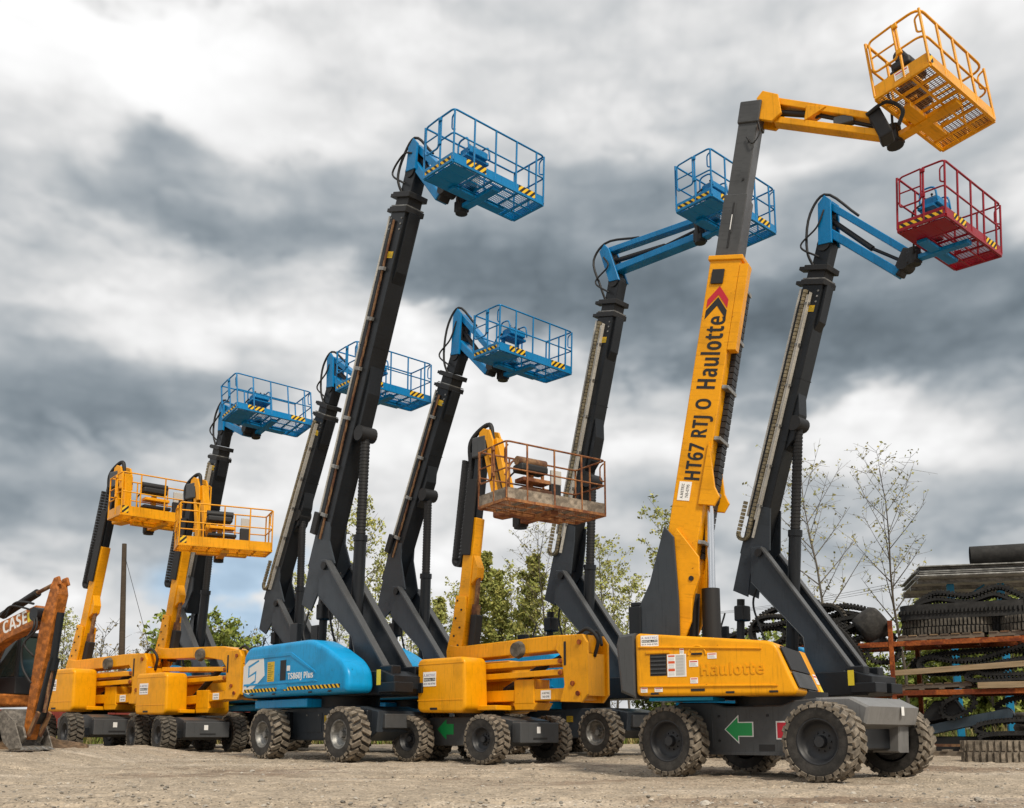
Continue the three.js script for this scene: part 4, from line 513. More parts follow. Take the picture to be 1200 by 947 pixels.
  { const links = []; for (let x = 1.2; x < L - 0.5; x += 0.1) links.push(box(x, x + 0.085, -d / 2 - 0.09, -d / 2 - 0.01, -0.22, 0.02)); mesh('cable_chain', links, M.chainBlack, boom); for (let x = 1.4; x < L - 0.3; x += 0.82) mesh('chain_clamp', [box(x, x + 0.06, -d / 2 - 0.11, -d / 2 - 0.002, -0.24, 0.24, 0.01)], M.silver, boom); }
  mesh('middle_section', [box(L - 0.1, L + 1.1, -0.17, 0.2, -0.2, 0.2, 0.015), box(L + 0.45, L + 0.95, -0.02, 0.02, 0.2, 0.207)], M.grey, boom); mesh('slot', box(L + 0.2, L + 0.95, 0.0, 0.03, 0.201, 0.208), M.black, boom); mesh('slot_scale', box(L + 0.5, L + 0.75, 0.01, 0.025, 0.2085, 0.211), M.white, boom);
  const tip = L + 2.66; mesh('inner_section', [box(L + 1.05, tip, -0.145, 0.165, -0.17, 0.17, 0.015)], M.grey, boom); mesh('tip_plate', [box(tip - 0.35, tip + 0.02, -0.17, 0.18, -0.2, 0.2, 0.02)], M.grey, boom);
  for (const x of [L + 1.35, L + 2.0]) mesh('bolt', new THREE.CylinderGeometry(0.02, 0.02, 0.02, 8).rotateX(Math.PI / 2).translate(x, -0.06, 0.175), M.black, boom);
  // lift cylinder
  const cyl = group('lift_cylinder', t), ct = V(-0.98, 4.2), cm = V(-1.0, 2.8), cb = V(-1.0, 1.4); mesh('barrel', [rod(cb, cm, 0.14, 18)], M.black, cyl); mesh('rod', [rod(cm, ct, 0.075, 16)], M.chrome, cyl); mesh('rod_eye', new THREE.CylinderGeometry(0.12, 0.12, 0.42, 14).rotateX(Math.PI / 2).translate(ct.x, ct.y + 0.02, 0), M.black, cyl); mesh('slave_cylinder', [rod(V(-1.35, 1.6, -0.1), V(-1.27, 2.75, -0.1), 0.07, 12)], M.black, cyl);
  // jib
  const J = V(B.x + Math.cos(th) * (tip - L), B.y + Math.sin(th) * (tip - L)), E = V(1.86, 9.66), jib = group('jib', t);
  for (const z of [-0.16, 0.1]) mesh('jib_root', [prism([[J.x + 0.08, J.y + 0.06], [J.x + 0.18, J.y + 0.16], [J.x + 0.42, J.y + 0.02], [J.x + 0.46, J.y - 0.32], [J.x + 0.3, J.y - 0.42], [J.x + 0.1, J.y - 0.32]], z, z + 0.06, 0.01)], M.yellow, jib);
  const u0 = V(J.x + 0.3, J.y + 0.0), u1 = V(E.x - 0.05, E.y + 0.2), l0 = V(J.x + 0.34, J.y - 0.36), l1 = V(E.x + 0.1, E.y - 0.14); mesh('jib_upper_arm', [beam(u0, u1, 0.11, 0.18, 0.015)], M.yellow, jib); mesh('jib_lower_arm', [beam(l0, l1, 0.11, 0.2, 0.015)], M.yellow, jib);
  const um = u0.clone().lerp(u1, 0.52); mesh('jib_gusset', [prism([[um.x - 0.25, um.y + 0.12], [um.x + 0.05, um.y], [um.x - 0.3, um.y - 0.14]], -0.11, 0.11, 0.01)], M.yellow, jib); mesh('jib_cylinder', [rod(u0.clone().lerp(l0, 0.5), u0.clone().lerp(l0, 0.5).lerp(u1, 0.45), 0.05, 10), rod(u0.clone().lerp(l0, 0.5).lerp(u1, 0.45), u1.clone().lerp(l1, 0.5), 0.03, 10)], M.black, jib); { const q = u0.clone().lerp(u1, 0.68).lerp(l0.clone().lerp(l1, 0.68), 0.45); mesh('valve_box', box(q.x - 0.16, q.x + 0.14, q.y - 0.07, q.y + 0.08, -0.06, 0.08, 0.02), M.grey, jib); }
  mesh('jib_end', [beam(u1.clone().add(V(0, 0.08, 0)), l1.clone().add(V(0.02, -0.06, 0)), 0.2, 0.3, 0.03)], M.black, jib); hoses([hose([V(u1.x - 0.1, u1.y, 0.16), V(u1.x + 0.2, u1.y + 0.1, 0.2), V(u1.x + 0.42, u1.y - 0.1, 0.2), V(u1.x + 0.35, u1.y - 0.3, 0.16)], 0.03), hose([V(J.x + 0.1, J.y - 0.4, 0.2), V(J.x + 0.12, J.y - 0.6, 0.22), V(J.x, J.y - 0.75, 0.22), V(J.x - 0.1, J.y - 0.6, 0.2)], 0.012)], M.black, jib);
  const bk = basket(t, V(2.26, 9.95, -0.62), -22 * Math.PI / 180, { W: 2.05, D: 0.86, toe: 0.18, tilt: 6, H: 1.0, round: 0.2, mat: M.yellow, console: 'box', stripes: [[0.88, 0.99]], bars: 7, posts: [-1, -0.45, 0.02, 0.5, 1], grate: M.steelWorn });
  card(0.22, 0.12, smallSign(), 'label', bk, 0.45, 0.15, 1.034);
}

// ------------------------------------------------------------------ orange excavator with its arm folded to the ground
{
  const t = thing('excavator', 'orange tracked excavator with white lettering, arm folded down to the ground', 'excavator', -12.0, -20.95, -0.55); t.scale.setScalar(0.8);
  // x towards the arm, built about the slew centre
  for (const s of [-1, 1]) {
    const tr = group('crawler_track', t, 0, 0, s * 1.1); const pts = []; for (let i = 0; i <= 16; i++) { const a = Math.PI / 2 + i / 16 * Math.PI; pts.push([-1.5 + Math.cos(a) * 0.42, 0.45 + Math.sin(a) * 0.42]); } for (let i = 0; i <= 16; i++) { const a = -Math.PI / 2 + i / 16 * Math.PI; pts.push([1.5 + Math.cos(a) * 0.42, 0.45 + Math.sin(a) * 0.42]); }
    mesh('belt', prism(pts, -0.28, 0.28, 0.02), M.track, tr); for (let i = 0; i < 20; i++) mesh('track_shoe', box(-1.5 + i * 0.157, -1.5 + i * 0.157 + 0.12, 0.868, 0.91, -0.3, 0.3), M.steelWorn, tr);
  }
  mesh('undercarriage', box(-1.0, 1.0, 0.35, 0.95, -0.85, 0.85, 0.05), M.dark, t); mesh('slew_ring', new THREE.CylinderGeometry(0.6, 0.6, 0.2, 24).translate(0, 1.02, 0), M.black, t);
  mesh('upper_deck', [box(-2.0, 2.3, 1.1, 1.4, -1.4, 1.2, 0.06), prism([[-2.2, 1.15], [-1.2, 1.15], [-1.0, 2.1], [-2.0, 2.1], [-2.2, 1.9]], -1.2, 1.2, 0.08)], M.orange, t);
  const cab = group('cab', t, 1.5, 1.4, -0.95); mesh('cab_frame', [box(-0.75, -0.66, 0, 1.55, -0.45, 0.45, 0.02), box(0.7, 0.78, 0, 1.5, -0.45, -0.37, 0.02), box(0.7, 0.78, 0, 1.5, 0.37, 0.45, 0.02), box(-0.75, 0.8, 1.5, 1.62, -0.48, 0.48, 0.04), box(-0.75, 0.8, 0, 0.45, -0.46, 0.46, 0.03), box(-0.05, 0.02, 0.45, 1.5, 0.4, 0.45)], M.black, cab); for (const z of [-0.44, 0.44]) mesh('side_window', box(-0.64, 0.7, 0.46, 1.49, z - 0.005, z + 0.005), M.glass, cab); mesh('windscreen', box(0.745, 0.755, 0.46, 1.49, -0.36, 0.36), M.glass, cab); mesh('seat', [box(-0.45, 0.0, 0.46, 0.6, -0.25, 0.25, 0.05), box(-0.5, -0.38, 0.6, 1.15, -0.25, 0.25, 0.05)], M.track, cab);
  // boom: gooseneck ending at the stick pin
  const boom = mesh('boom', [prism([[0.5, 1.35], [0.8, 1.25], [1.25, 1.75], [1.9, 2.35], [2.75, 2.72], [4.0, 3.02], [4.1, 3.16], [4.05, 3.42], [3.9, 3.52], [2.5, 3.2], [1.6, 2.85], [0.9, 2.25]], -0.15, 0.15, 0.02)], M.orange, t);
  { const nm = text('CASE', 0.32, 0.004); nm.rotateZ(0.24).translate(2.62, 2.86, 0.15); mesh('lettering', nm, M.white, boom); mesh('lettering_panel', prism([[2.05, 2.72], [2.48, 2.83], [2.46, 3.05], [2.05, 2.94]], 0.15, 0.155, 0.001), M.white, boom); const b2 = new THREE.BoxGeometry(0.26, 0.24, 0.004).rotateZ(0.24).translate(3.75, 3.25, 0.153); mesh('model_mark', b2, M.yellowSign, boom); }
  const pin = V(4.05, 3.28); mesh('boom_tip', [new THREE.CylinderGeometry(0.17, 0.17, 0.56, 16).rotateX(Math.PI / 2).translate(pin.x, pin.y, 0)], M.dark, t);
  // stick standing nearly upright, its tip on the ground
  const stick = mesh('stick', [prism([[4.46, 4.0], [4.7, 4.02], [4.78, 3.74], [4.44, 2.2], [4.06, 0.55], [3.97, 0.25], [3.86, 0.3], [3.82, 0.55], [3.98, 2.0], [4.1, 2.9], [4.2, 3.3]], -0.15, 0.15, 0.03), prism([[4.4, 3.9], [4.55, 4.15], [4.72, 4.18], [4.82, 3.98]], -0.145, -0.08, 0.01), prism([[4.4, 3.9], [4.55, 4.15], [4.72, 4.18], [4.82, 3.98]], 0.08, 0.145, 0.01)], M.orange, t);
  mesh('stick_guard', [prism([[4.55, 2.1], [4.66, 2.2], [4.3, 0.8], [4.14, 0.62]], -0.13, 0.13, 0.02)], M.dark, stick);
  const sc = group('stick_cylinder', t); mesh('barrel', rod(V(2.3, 3.38, 0), V(3.72, 3.86, 0), 0.1, 14), M.black, sc); mesh('rod', rod(V(3.72, 3.86, 0), V(4.6, 4.08, 0), 0.05, 12), M.steelWorn, sc);
  const bc = group('bucket_cylinder', t); mesh('barrel', rod(V(4.72, 3.3, 0), V(4.55, 1.9, 0), 0.09, 14), M.dark, bc); mesh('rod', rod(V(4.55, 1.9, 0), V(4.38, 0.9, 0), 0.045, 12), M.steelWorn, bc); mesh('link', [beam(V(4.38, 0.9, 0.15), V(4.05, 0.35, 0.15), 0.1, 0.06), beam(V(4.38, 0.9, -0.15), V(4.05, 0.35, -0.15), 0.1, 0.06)], M.steelWorn, bc);
  hoses([hose([V(4.0, 3.3, 0.24), V(4.15, 2.95, 0.3), V(3.75, 2.5, 0.3), V(3.75, 2.0, 0.26), V(4.05, 1.6, 0.2)], 0.03), hose([V(4.1, 3.35, 0.24), V(4.25, 2.9, 0.3), V(3.85, 2.55, 0.32), V(4.1, 2.25, 0.22)], 0.025), hose([V(2.6, 3.3, 0.1), V(3.0, 3.62, 0.15), V(3.5, 3.62, 0.18), V(3.9, 3.55, 0.2)], 0.03), hose([V(2.4, 3.3, 0.15), V(2.9, 3.55, 0.2), V(3.4, 3.5, 0.22), V(4.05, 3.35, 0.24)], 0.025)], M.black, t);
  const lc = group('lift_cylinder', t); for (const z of [-0.32, 0.32]) { mesh('barrel', rod(V(1.0, 1.2, z), V(1.6, 2.1, z), 0.09, 12), M.dark, lc); mesh('rod', rod(V(1.6, 2.1, z), V(2.05, 2.75, z), 0.05, 12), M.steelWorn, lc); }
  const bk = group('bucket', t, 3.86, 0.02, 0); bk.scale.setScalar(0.72); mesh('shell', [prism([[-0.95, 1.25], [-0.75, 1.35], [-0.55, 0.95], [-0.45, 0.5], [-0.1, 0.14], [0.45, 0.06], [0.5, 0.0], [-0.2, 0.0], [-0.6, 0.25], [-0.85, 0.7]], -0.55, 0.55, 0.015)], M.steelGrey, bk); for (const z of [-0.57, 0.53]) mesh('side_plate', [prism([[-0.95, 1.25], [-0.75, 1.35], [0.0, 0.9], [0.5, 0.05], [-0.2, 0.0], [-0.6, 0.25], [-0.85, 0.7]], z, z + 0.04, 0.008)], M.steelGrey, bk); for (const z of [-0.3, 0.3]) mesh('ear', [prism([[-0.3, 0.8], [0.1, 0.75], [0.28, 0.4], [0.1, 0.2], [-0.3, 0.4]], z - 0.04, z + 0.04, 0.01)], M.steelGrey, bk); for (let i = 0; i < 5; i++) mesh('tooth', [prism([[0.4, 0.1], [0.72, 0.0], [0.42, -0.02]], -0.5 + i * 0.24, -0.5 + i * 0.24 + 0.1, 0.006)], M.silver, bk);
}
{ // things round the excavator
  const w = thing('wheel_loader_bucket', 'worn grey steel bucket with lugs left beside the excavator stick', 'bucket', -12.0, -19.9, 0.4); mesh('shell', [prism([[-0.75, 0.02], [0.7, 0.0], [0.72, 0.06], [-0.3, 0.2], [-0.6, 0.6], [-0.55, 1.1], [-0.75, 1.28], [-0.88, 1.1], [-0.9, 0.4]], -0.85, 0.85, 0.02)], M.steelGrey, w); for (const z of [-0.55, 0.0, 0.5]) mesh('lug', [prism([[-0.7, 1.1], [-0.5, 1.42], [-0.3, 1.3], [-0.35, 1.0]], z, z + 0.1, 0.02)], M.steelGrey, w); for (const z of [-0.9, 0.86]) mesh('side_plate', prism([[-0.88, 0.02], [0.7, 0.0], [0.1, 0.7], [-0.6, 1.2], [-0.88, 1.1]], z, z + 0.04, 0.01), M.steelGrey, w);
  const d = new THREE.SphereGeometry(1, 40, 20, 0, 6.283, 0, 1.57); { const p = d.attributes.position; for (let i = 0; i < p.count; i++) { const x = p.getX(i), y = p.getY(i), z = p.getZ(i), n = 0.75 + 0.5 * fbm(x * 3 + 5, z * 3, y * 2 + 0.01, 4); p.setXYZ(i, x * 1.4 * n, y * 0.36 * n, z * 0.9 * n); } d.computeVertexNormals(); } single('dirt_pile', d, M.dirt, 'low brown dirt pile beside the excavator arm', 'dirt pile', -10.6, groundHeight(-10.6, -21.5) - 0.1, -21.5, 0.3);
  const c = thing('red_container', 'low rusty red steel bin behind the yellow articulated lifts', 'container', -15.0, -38, 0.05); const red = paint(0.22, 0.04, 0.03, 0.7); mesh('body', [box(-4.5, 5.2, 0.15, 1.25, -1, 1, 0.03)], red, c); for (let i = 0; i < 16; i++) mesh('rib', box(-4.4 + i * 0.63, -4.25 + i * 0.63, 0.2, 1.2, 1.0, 1.06), red, c);
}

// ------------------------------------------------------------------ storage rack of rubber tracks
function trackGeos(pts, width, pitch = 0.085, closed = true, smooth = true) { // pts (x, y) of the belt line, width along z
  const c = new THREE.CatmullRomCurve3(pts.map((p) => V(p[0], p[1], 0)), closed, 'catmullrom', 0.4), len = c.getLength(), n = Math.max(24, Math.round(len / 0.05)), P = c.getSpacedPoints(n), pos = [], idx = [], h = width / 2, belt = new THREE.BufferGeometry();
  const nrm = (i) => { const a = P[(i - 1 + n) % n], b = P[(i + 1) % n], t = (closed ? b.clone().sub(a) : P[Math.min(i + 1, n)].clone().sub(P[Math.max(i - 1, 0)])).normalize(); return V(t.y, -t.x, 0); };
  for (let i = 0; i <= n; i++) { const N = nrm(i % (closed ? n : n + 1)), p = P[i]; for (const [o, z] of [[0.03, -h], [0.03, h], [-0.03, h], [-0.03, -h]]) pos.push(p.x + N.x * o, p.y + N.y * o, z); }
  for (let i = 0; i < n; i++) for (let k = 0; k < 4; k++) { const a = i * 4 + k, b = i * 4 + (k + 1) % 4; idx.push(a, b, a + 4, b, b + 4, a + 4); }
  belt.setAttribute('position', new THREE.Float32BufferAttribute(pos, 3)); belt.setIndex(idx); const bf = belt.toNonIndexed(); bf.computeVertexNormals();
  const m = Math.round(len / pitch), lugs = []; for (let i = 0; i < m; i++) { const q = c.getPointAt(i / m), t = c.getTangentAt(i / m), N = V(t.y, -t.x, 0), an = Math.atan2(t.y, t.x); for (const s of [-1, 1]) { const g = box(-pitch * 0.3, pitch * 0.3, -0.07, -0.028, s > 0 ? 0.012 : -h * 0.98, s > 0 ? h * 0.98 : -0.012); g.rotateZ(an); g.translate(q.x + N.x * 0 + (s > 0 ? t.x * pitch * 0.25 : 0), q.y + (s > 0 ? t.y * pitch * 0.25 : 0), 0); lugs.push(g); } lugs.push(box(-0.02, 0.02, 0.028, 0.075, -0.05, 0.05).rotateZ(an).translate(q.x, q.y, 0)); }
  return { belt: bf, lugs };
}
const rackTurn = -0.56, rackAt = V(9.2, 0, -23.8); rackAt.y = groundHeight(9.2, -23.8);
const rackPoint = (x, y, z) => V(x, y, z).applyAxisAngle(V(0, 1, 0), rackTurn).add(rackAt);
function rubberTrack(label, pts, width, at, o = {}) {
  const p = rackPoint(...at), t = group(numbered('rubber_track'), scene, p.x, p.y, p.z); t.rotation.order = 'YXZ'; t.rotation.set(o.tip ?? 0, rackTurn + (o.turn ?? 0), o.roll ?? 0); tag(t, label, 'rubber track', 'rubber tracks on the rack'); const g = trackGeos(pts, width, o.pitch, o.closed ?? true); mesh('belt', g.belt, o.mat ?? M.track, t); mesh('tread', g.lugs, o.lugMat ?? o.mat ?? M.track, t); return t;
}
const oval = (a, b, n = 14, squash = 0) => Array.from({ length: n }, (_, i) => { const t = i / n * 6.28319; return [a * Math.sign(Math.cos(t)) * Math.pow(Math.abs(Math.cos(t)), 0.7), b * Math.sin(t) + squash * Math.cos(t * 2)]; });
{
  const r = thing('storage_rack', 'rusty orange steel rack holding rubber tracks and pallets', 'rack', 9.2, -23.8, rackTurn);
  for (const [x, z, top] of [[0, 0, 3.2], [0.35, -1.4, 2.7], [-2.1, 0, 2.7], [-1.8, -1.4, 2.7], [-4.3, 0, 2.7], [-4.0, -1.4, 2.7], [3.9, 0, 2.7], [4.2, -1.4, 2.7]]) mesh('post', box(x - 0.05, x + 0.05, 0, top, z - 0.05, z + 0.05, 0.008), M.rust, r);
  for (const y of [1.44, 2.62]) { for (const z of [0, -1.4]) { mesh('beam', box(-4.35, -0.052, y - 0.06, y + 0.06, z - 0.04, z + 0.04, 0.006), M.rust, r); mesh('beam', box(0.052, 4.6, y - 0.06, y + 0.06, z - 0.04, z + 0.04, 0.006), M.rust, r); } for (const x of [-3.8, -2.9, -1.9, -1.0, 0.9, 1.8, 2.7, 3.6]) mesh('cross_bar', box(x - 0.03, x + 0.03, y - 0.02, y + 0.03, -1.36, -0.041), M.rust, r); }
}
function pallet(label, at, w, d, mats, o = {}) { const p = rackPoint(...at), t = group(numbered('pallet'), scene, p.x, p.y, p.z); t.rotation.set(0, rackTurn + (o.turn ?? 0), o.roll ?? 0); tag(t, label, 'pallet', 'wooden pallets on the rack'); for (let i = 0; i < 3; i++) mesh('stringer', box(0, w, 0.03, 0.12, -d * i / 2 - 0.03, -d * i / 2 + 0.01), mats[0], t); const n = 8; for (let i = 0; i < n; i++) mesh('deck_board', box(i * w / n + 0.01, (i + 0.82) * w / n, 0.1205, 0.145, -d - 0.02, 0.03), mats[i % mats.length], t); for (let i = 0; i < 4; i++) mesh('bottom_board', box(i * w / 3.6, i * w / 3.6 + 0.12, 0.0, 0.0295, -d - 0.02, 0.03), mats[0], t); return t; }
pallet('weathered pallet under the stacked tracks on the top shelf', [0.15, 2.68, -0.1], 1.9, 1.1, [M.woodGrey, M.wood]);
pallet('dark weathered pallet at the far end of the top shelf', [2.15, 2.68, -0.1], 1.9, 1.1, [M.woodGrey, M.steelWorn]);
pallet('broken grey pallet lying on the middle shelf beside the rusty post', [0.1, 1.5, -0.15], 1.6, 1.0, [M.woodGrey, M.wood], { roll: 0.03 });
pallet('pallet on the middle shelf beneath the lower folded track', [1.9, 1.5, -0.1], 2.0, 1.1, [M.wood, M.woodPale]);
const board = (label, at, l, h, d, mat, roll) => { const p = rackPoint(...at); const m = single('timber_board', box(0, l, 0, h, -d, 0, 0.004), mat, label, 'board', p.x, p.y, p.z, rackTurn, 'timber boards on the rack'); m.rotation.z = roll; return m; };
board('long pale timber beam sloping under the upper folded track', [0.04, 1.86, 0.02], 4.2, 0.13, 0.12, M.woodPale, 0.045);
board('short pinkish plank on the lower beam below the folded track', [1.85, 1.51, 0.09], 1.9, 0.14, 0.05, M.woodPale, 0.0);
// tracks on the rack
rubberTrack('black rubber track lying on its side on the top pallet, lower of two', [...oval(0.95, 0.42)], 0.36, [1.2, 3.01, -0.55], { tip: Math.PI / 2, lugMat: M.treadGrey });
rubberTrack('black rubber track drooping over the lower coil on the top pallet', [[-0.95, 0.0], [-0.8, 0.4], [0.0, 0.44], [0.8, 0.4], [1.6, 0.3], [1.75, 0], [1.5, -0.25], [0.7, -0.4], [0.0, -0.42], [-0.8, -0.4]], 0.36, [1.15, 3.37, -0.55], { tip: Math.PI / 2, roll: -0.06 });
rubberTrack('grey rubber track coil at the far end of the top shelf', oval(0.9, 0.45), 0.36, [3.35, 3.0, -0.5], { tip: Math.PI / 2, lugMat: M.treadGrey });
rubberTrack('black rubber track folded flat with its loop showing, upper of two', [[0, 0], [0.05, 0.17], [0.3, 0.24], [0.8, 0.14], [1.4, 0.16], [2.0, 0.34], [2.6, 0.5], [2.8, 0.35], [2.5, 0.16], [1.6, 0.02], [0.8, -0.06], [0.25, -0.08]], 0.5, [0.55, 2.06, -0.4], { pitch: 0.08 });
rubberTrack('black rubber track folded flat on the lower pallet, loop end showing', [[0, 0], [0.02, 0.12], [0.18, 0.18], [0.5, 0.1], [1.2, 0.09], [2.2, 0.12], [2.4, 0.05], [2.2, -0.03], [1.2, -0.03], [0.3, -0.06]], 0.5, [1.6, 1.74, -0.3], { pitch: 0.08 });
rubberTrack('black rubber track heaped on top of the rack behind the grey raking plate', oval(0.75, 0.26, 14, 0.05), 0.42, [-1.15, 3.12, -0.45], { roll: 0.12 });
rubberTrack('black rubber track coil leaning in the heap on the rack', oval(0.42, 0.32), 0.4, [-1.5, 2.98, -0.15], { roll: -0.4 });
rubberTrack('black rubber track lying slantwise through the heap on the rack', oval(0.75, 0.16), 0.4, [-0.95, 2.92, -0.2], { roll: 0.4 });
rubberTrack('big black rubber track arched over the heap on the rack', [[-0.9, -0.2], [-0.6, 0.3], [0.0, 0.42], [0.6, 0.25], [0.8, -0.1], [0.5, 0.1], [0, 0.22], [-0.5, 0.1]], 0.42, [-1.2, 3.3, -0.7]);
rubberTrack('black rubber track hanging below the top shelf in two strips', [[-0.2, 0.35], [-0.34, -0.2], [-0.2, -0.75], [0.1, -0.85], [0.3, -0.4], [0.2, 0.3], [0, 0.45]], 0.3, [-1.15, 2.4, -0.2]);
rubberTrack('small black rubber track loop hanging below the rusty beam', oval(0.36, 0.26), 0.25, [-0.25, 2.48, -0.25], { turn: 0.3 });
rubberTrack('narrow toothed rubber track loop standing under the rack', oval(0.38, 0.2), 0.2, [1.35, 1.12, -0.3], { roll: 0.45, pitch: 0.1 });
rubberTrack('long black rubber track lying under the rack beside the stacked tyres', oval(1.3, 0.17), 0.42, [3.0, 0.62, -0.3], { roll: 0.02 });
rubberTrack('black rubber track laid flat on the timber sleds under the rack', oval(1.1, 0.13), 0.4, [2.9, 0.34, -0.1], { roll: -0.02 });
rubberTrack('heavy black rubber track coiled on the left of the heap', oval(0.62, 0.5), 0.45, [-1.75, 3.2, -0.5], { roll: 0.2, lugMat: M.treadGrey });
rubberTrack('thick black rubber track lying under the heap on the top shelf', oval(1.0, 0.2), 0.5, [-1.1, 2.86, -0.9], {});
rubberTrack('black rubber track draped from the heap toward the grey plates', [[-0.9, 0.1], [-0.4, 0.32], [0.2, 0.2], [0.6, -0.3], [0.75, -0.7], [0.55, -0.75], [0.35, -0.3], [0.0, 0.05], [-0.5, 0.12]], 0.4, [-1.4, 2.9, 0.1]);
rubberTrack('large black rubber track lying on the middle shelf beside the post', oval(0.85, 0.2), 0.5, [-1.05, 1.72, -0.5], {});
rubberTrack('black rubber track piled at the back of the middle shelf', oval(1.3, 0.24), 0.5, [1.6, 2.2, -1.05], { roll: 0.05 });
rubberTrack('black rubber track stacked at the back of the top shelf', oval(1.2, 0.45), 0.36, [2.4, 3.05, -1.0], { tip: Math.PI / 2 });
rubberTrack('upper black rubber track of the back stack on the top shelf', oval(1.1, 0.42), 0.34, [2.7, 3.42, -0.95], { tip: Math.PI / 2, roll: 0.03 });
rubberTrack('black rubber track slumped on the ground behind the track frame', oval(1.1, 0.34), 0.45, [0.6, 0.4, -1.0], { roll: 0.08 });
rubberTrack('long black rubber track on the ground at the rack\'s far end', oval(1.2, 0.3), 0.45, [3.3, 1.0, -1.0], { roll: -0.05 });
rubberTrack('black rubber track lying loose beneath the middle shelf heap', oval(0.9, 0.3), 0.45, [-1.0, 0.36, -0.6], {});
rubberTrack('black rubber track coil on the rack behind the raking plates', oval(0.7, 0.42), 0.45, [-2.9, 3.1, -0.5], { roll: -0.1, lugMat: M.treadGrey });
rubberTrack('flattened black rubber track at the hidden end of the rack', oval(0.9, 0.25), 0.45, [-3.6, 2.95, -0.6], { roll: 0.15 });
rubberTrack('black rubber track propped on the coil behind the raking plates', oval(0.8, 0.2), 0.42, [-2.6, 3.6, -0.5], { roll: 0.25 });
rubberTrack('black rubber track filling the middle shelf behind the raking plates', oval(1.0, 0.32), 0.5, [-3.0, 1.85, -0.5], {});
rubberTrack('black rubber track under the shelf behind the raking plates', oval(1.0, 0.4), 0.5, [-2.8, 0.45, -0.5], {});
rubberTrack('sagging black rubber track tossed across the top coils', [[-1.2, -0.1], [-0.7, 0.18], [0, 0.05], [0.7, 0.22], [1.3, -0.15], [1.45, -0.4], [1.2, -0.3], [0.6, 0.02], [0, -0.12], [-0.7, 0.0]], 0.4, [1.7, 3.72, -0.75], {});
{ const p = V(10.05, 0, -19.4); p.y = groundHeight(p.x, p.z); const t = thing('rubber_track', 'dusty brown rubber track lying on the dirt in front of the rack', 'rubber track', p.x, p.z, -0.12, 'rubber tracks on the rack'); const g = trackGeos(oval(1.2, 0.3, 16), 0.42, 0.11); for (const [n, q] of [['belt', [g.belt]], ['tread', g.lugs]]) { const m = mesh(n, q, M.tread, t); m.rotation.x = Math.PI / 2; m.position.y = 0.2; } }
{ const p = rackPoint(-0.5, 3.12, -0.3), t = single('rubber_drum', [new THREE.LatheGeometry([[0.0, -0.34], [0.3, -0.34], [0.4, -0.26], [0.43, 0], [0.4, 0.26], [0.32, 0.34], [0.2, 0.34], [0.18, 0.28], [0, 0.28]].map((q) => new THREE.Vector2(...q)), 28)], M.rubber, 'dull grey rubber drum tipped over at the end of the track heap', 'drum', p.x, p.y, p.z); t.rotation.set(0.3, 0, -0.9); }
{ const p = rackPoint(1.1, 0, -0.7), t = thing('track_frame', 'blue grey steel track frame lying under the rack', 'track frame', p.x, p.z, rackTurn, null); mesh('side_beam', [prism([[-0.7, 0.62], [0.3, 0.86], [1.3, 1.06], [1.4, 0.95], [1.35, 0.78], [0.3, 0.62], [-0.6, 0.42]], 0.25, 0.33, 0.01), prism([[-0.7, 0.62], [0.3, 0.86], [1.3, 1.06], [1.4, 0.95], [1.35, 0.78], [0.3, 0.62], [-0.6, 0.42]], -0.25, -0.17, 0.01)], paint(0.09, 0.13, 0.17, 0.6), t); mesh('idler', [new THREE.CylinderGeometry(0.2, 0.2, 0.36, 18).rotateX(Math.PI / 2).translate(1.2, 0.9, 0.04)], M.dark, t); mesh('cover', [prism([[-0.75, 0.7], [-0.3, 1.25], [0.15, 1.3], [0.35, 1.0], [0.1, 0.85]], -0.35, 0.3, 0.03)], M.black, t); mesh('skid', [box(-0.9, 1.5, 0.0, 0.42, -0.3, -0.1, 0.02), box(-0.8, 1.4, 0.0, 0.4, 0.1, 0.24, 0.02)], M.black, t); }
for (let i = 0; i < 2; i++) for (let k = 0; k < 4; k++) { const p = rackPoint(2.75 + i * 0.95, 0.13 + k * 0.25, -2.3); const t = single('worn_tyre', [new THREE.TorusGeometry(0.32, 0.14, 10, 30).rotateX(Math.PI / 2).scale(1, 0.88, 1)], M.treadGrey, i ? 'worn grey tyre in the end stack behind the rack' : 'worn grey tyre in the stack by the blue post', 'tyre', p.x, p.y, p.z, 0, i ? 'end stack of tyres' : 'tyre stack by the blue post'); }
for (const [k, l] of [[0, 'flat timber sled with cross slats lying under the rack'], [1, 'second timber sled resting beside the ground track']]) { const p = rackPoint(0.9 + k * 1.6, 0, 0.55 - k * 0.1), t = thing('timber_sled', l, 'sled', p.x, p.z, rackTurn, 'timber sleds under the rack'); for (const z of [-0.4, 0.2]) mesh('runner', box(-0.2, 1.5, 0.0, 0.1, z, z + 0.12), M.woodGrey, t); for (let i = 0; i < 5; i++) mesh('slat', box(-0.15 + i * 0.36, -0.02 + i * 0.36, 0.1005, 0.14, -0.42, 0.36), M.woodGrey, t); mesh('rail', box(-0.2, 1.5, 0.2, 0.26, -0.35, -0.28), M.steelWorn, t); mesh('strut', box(0.6, 0.68, 0.14, 0.2, -0.36, 0.3), M.steelWorn, t); }
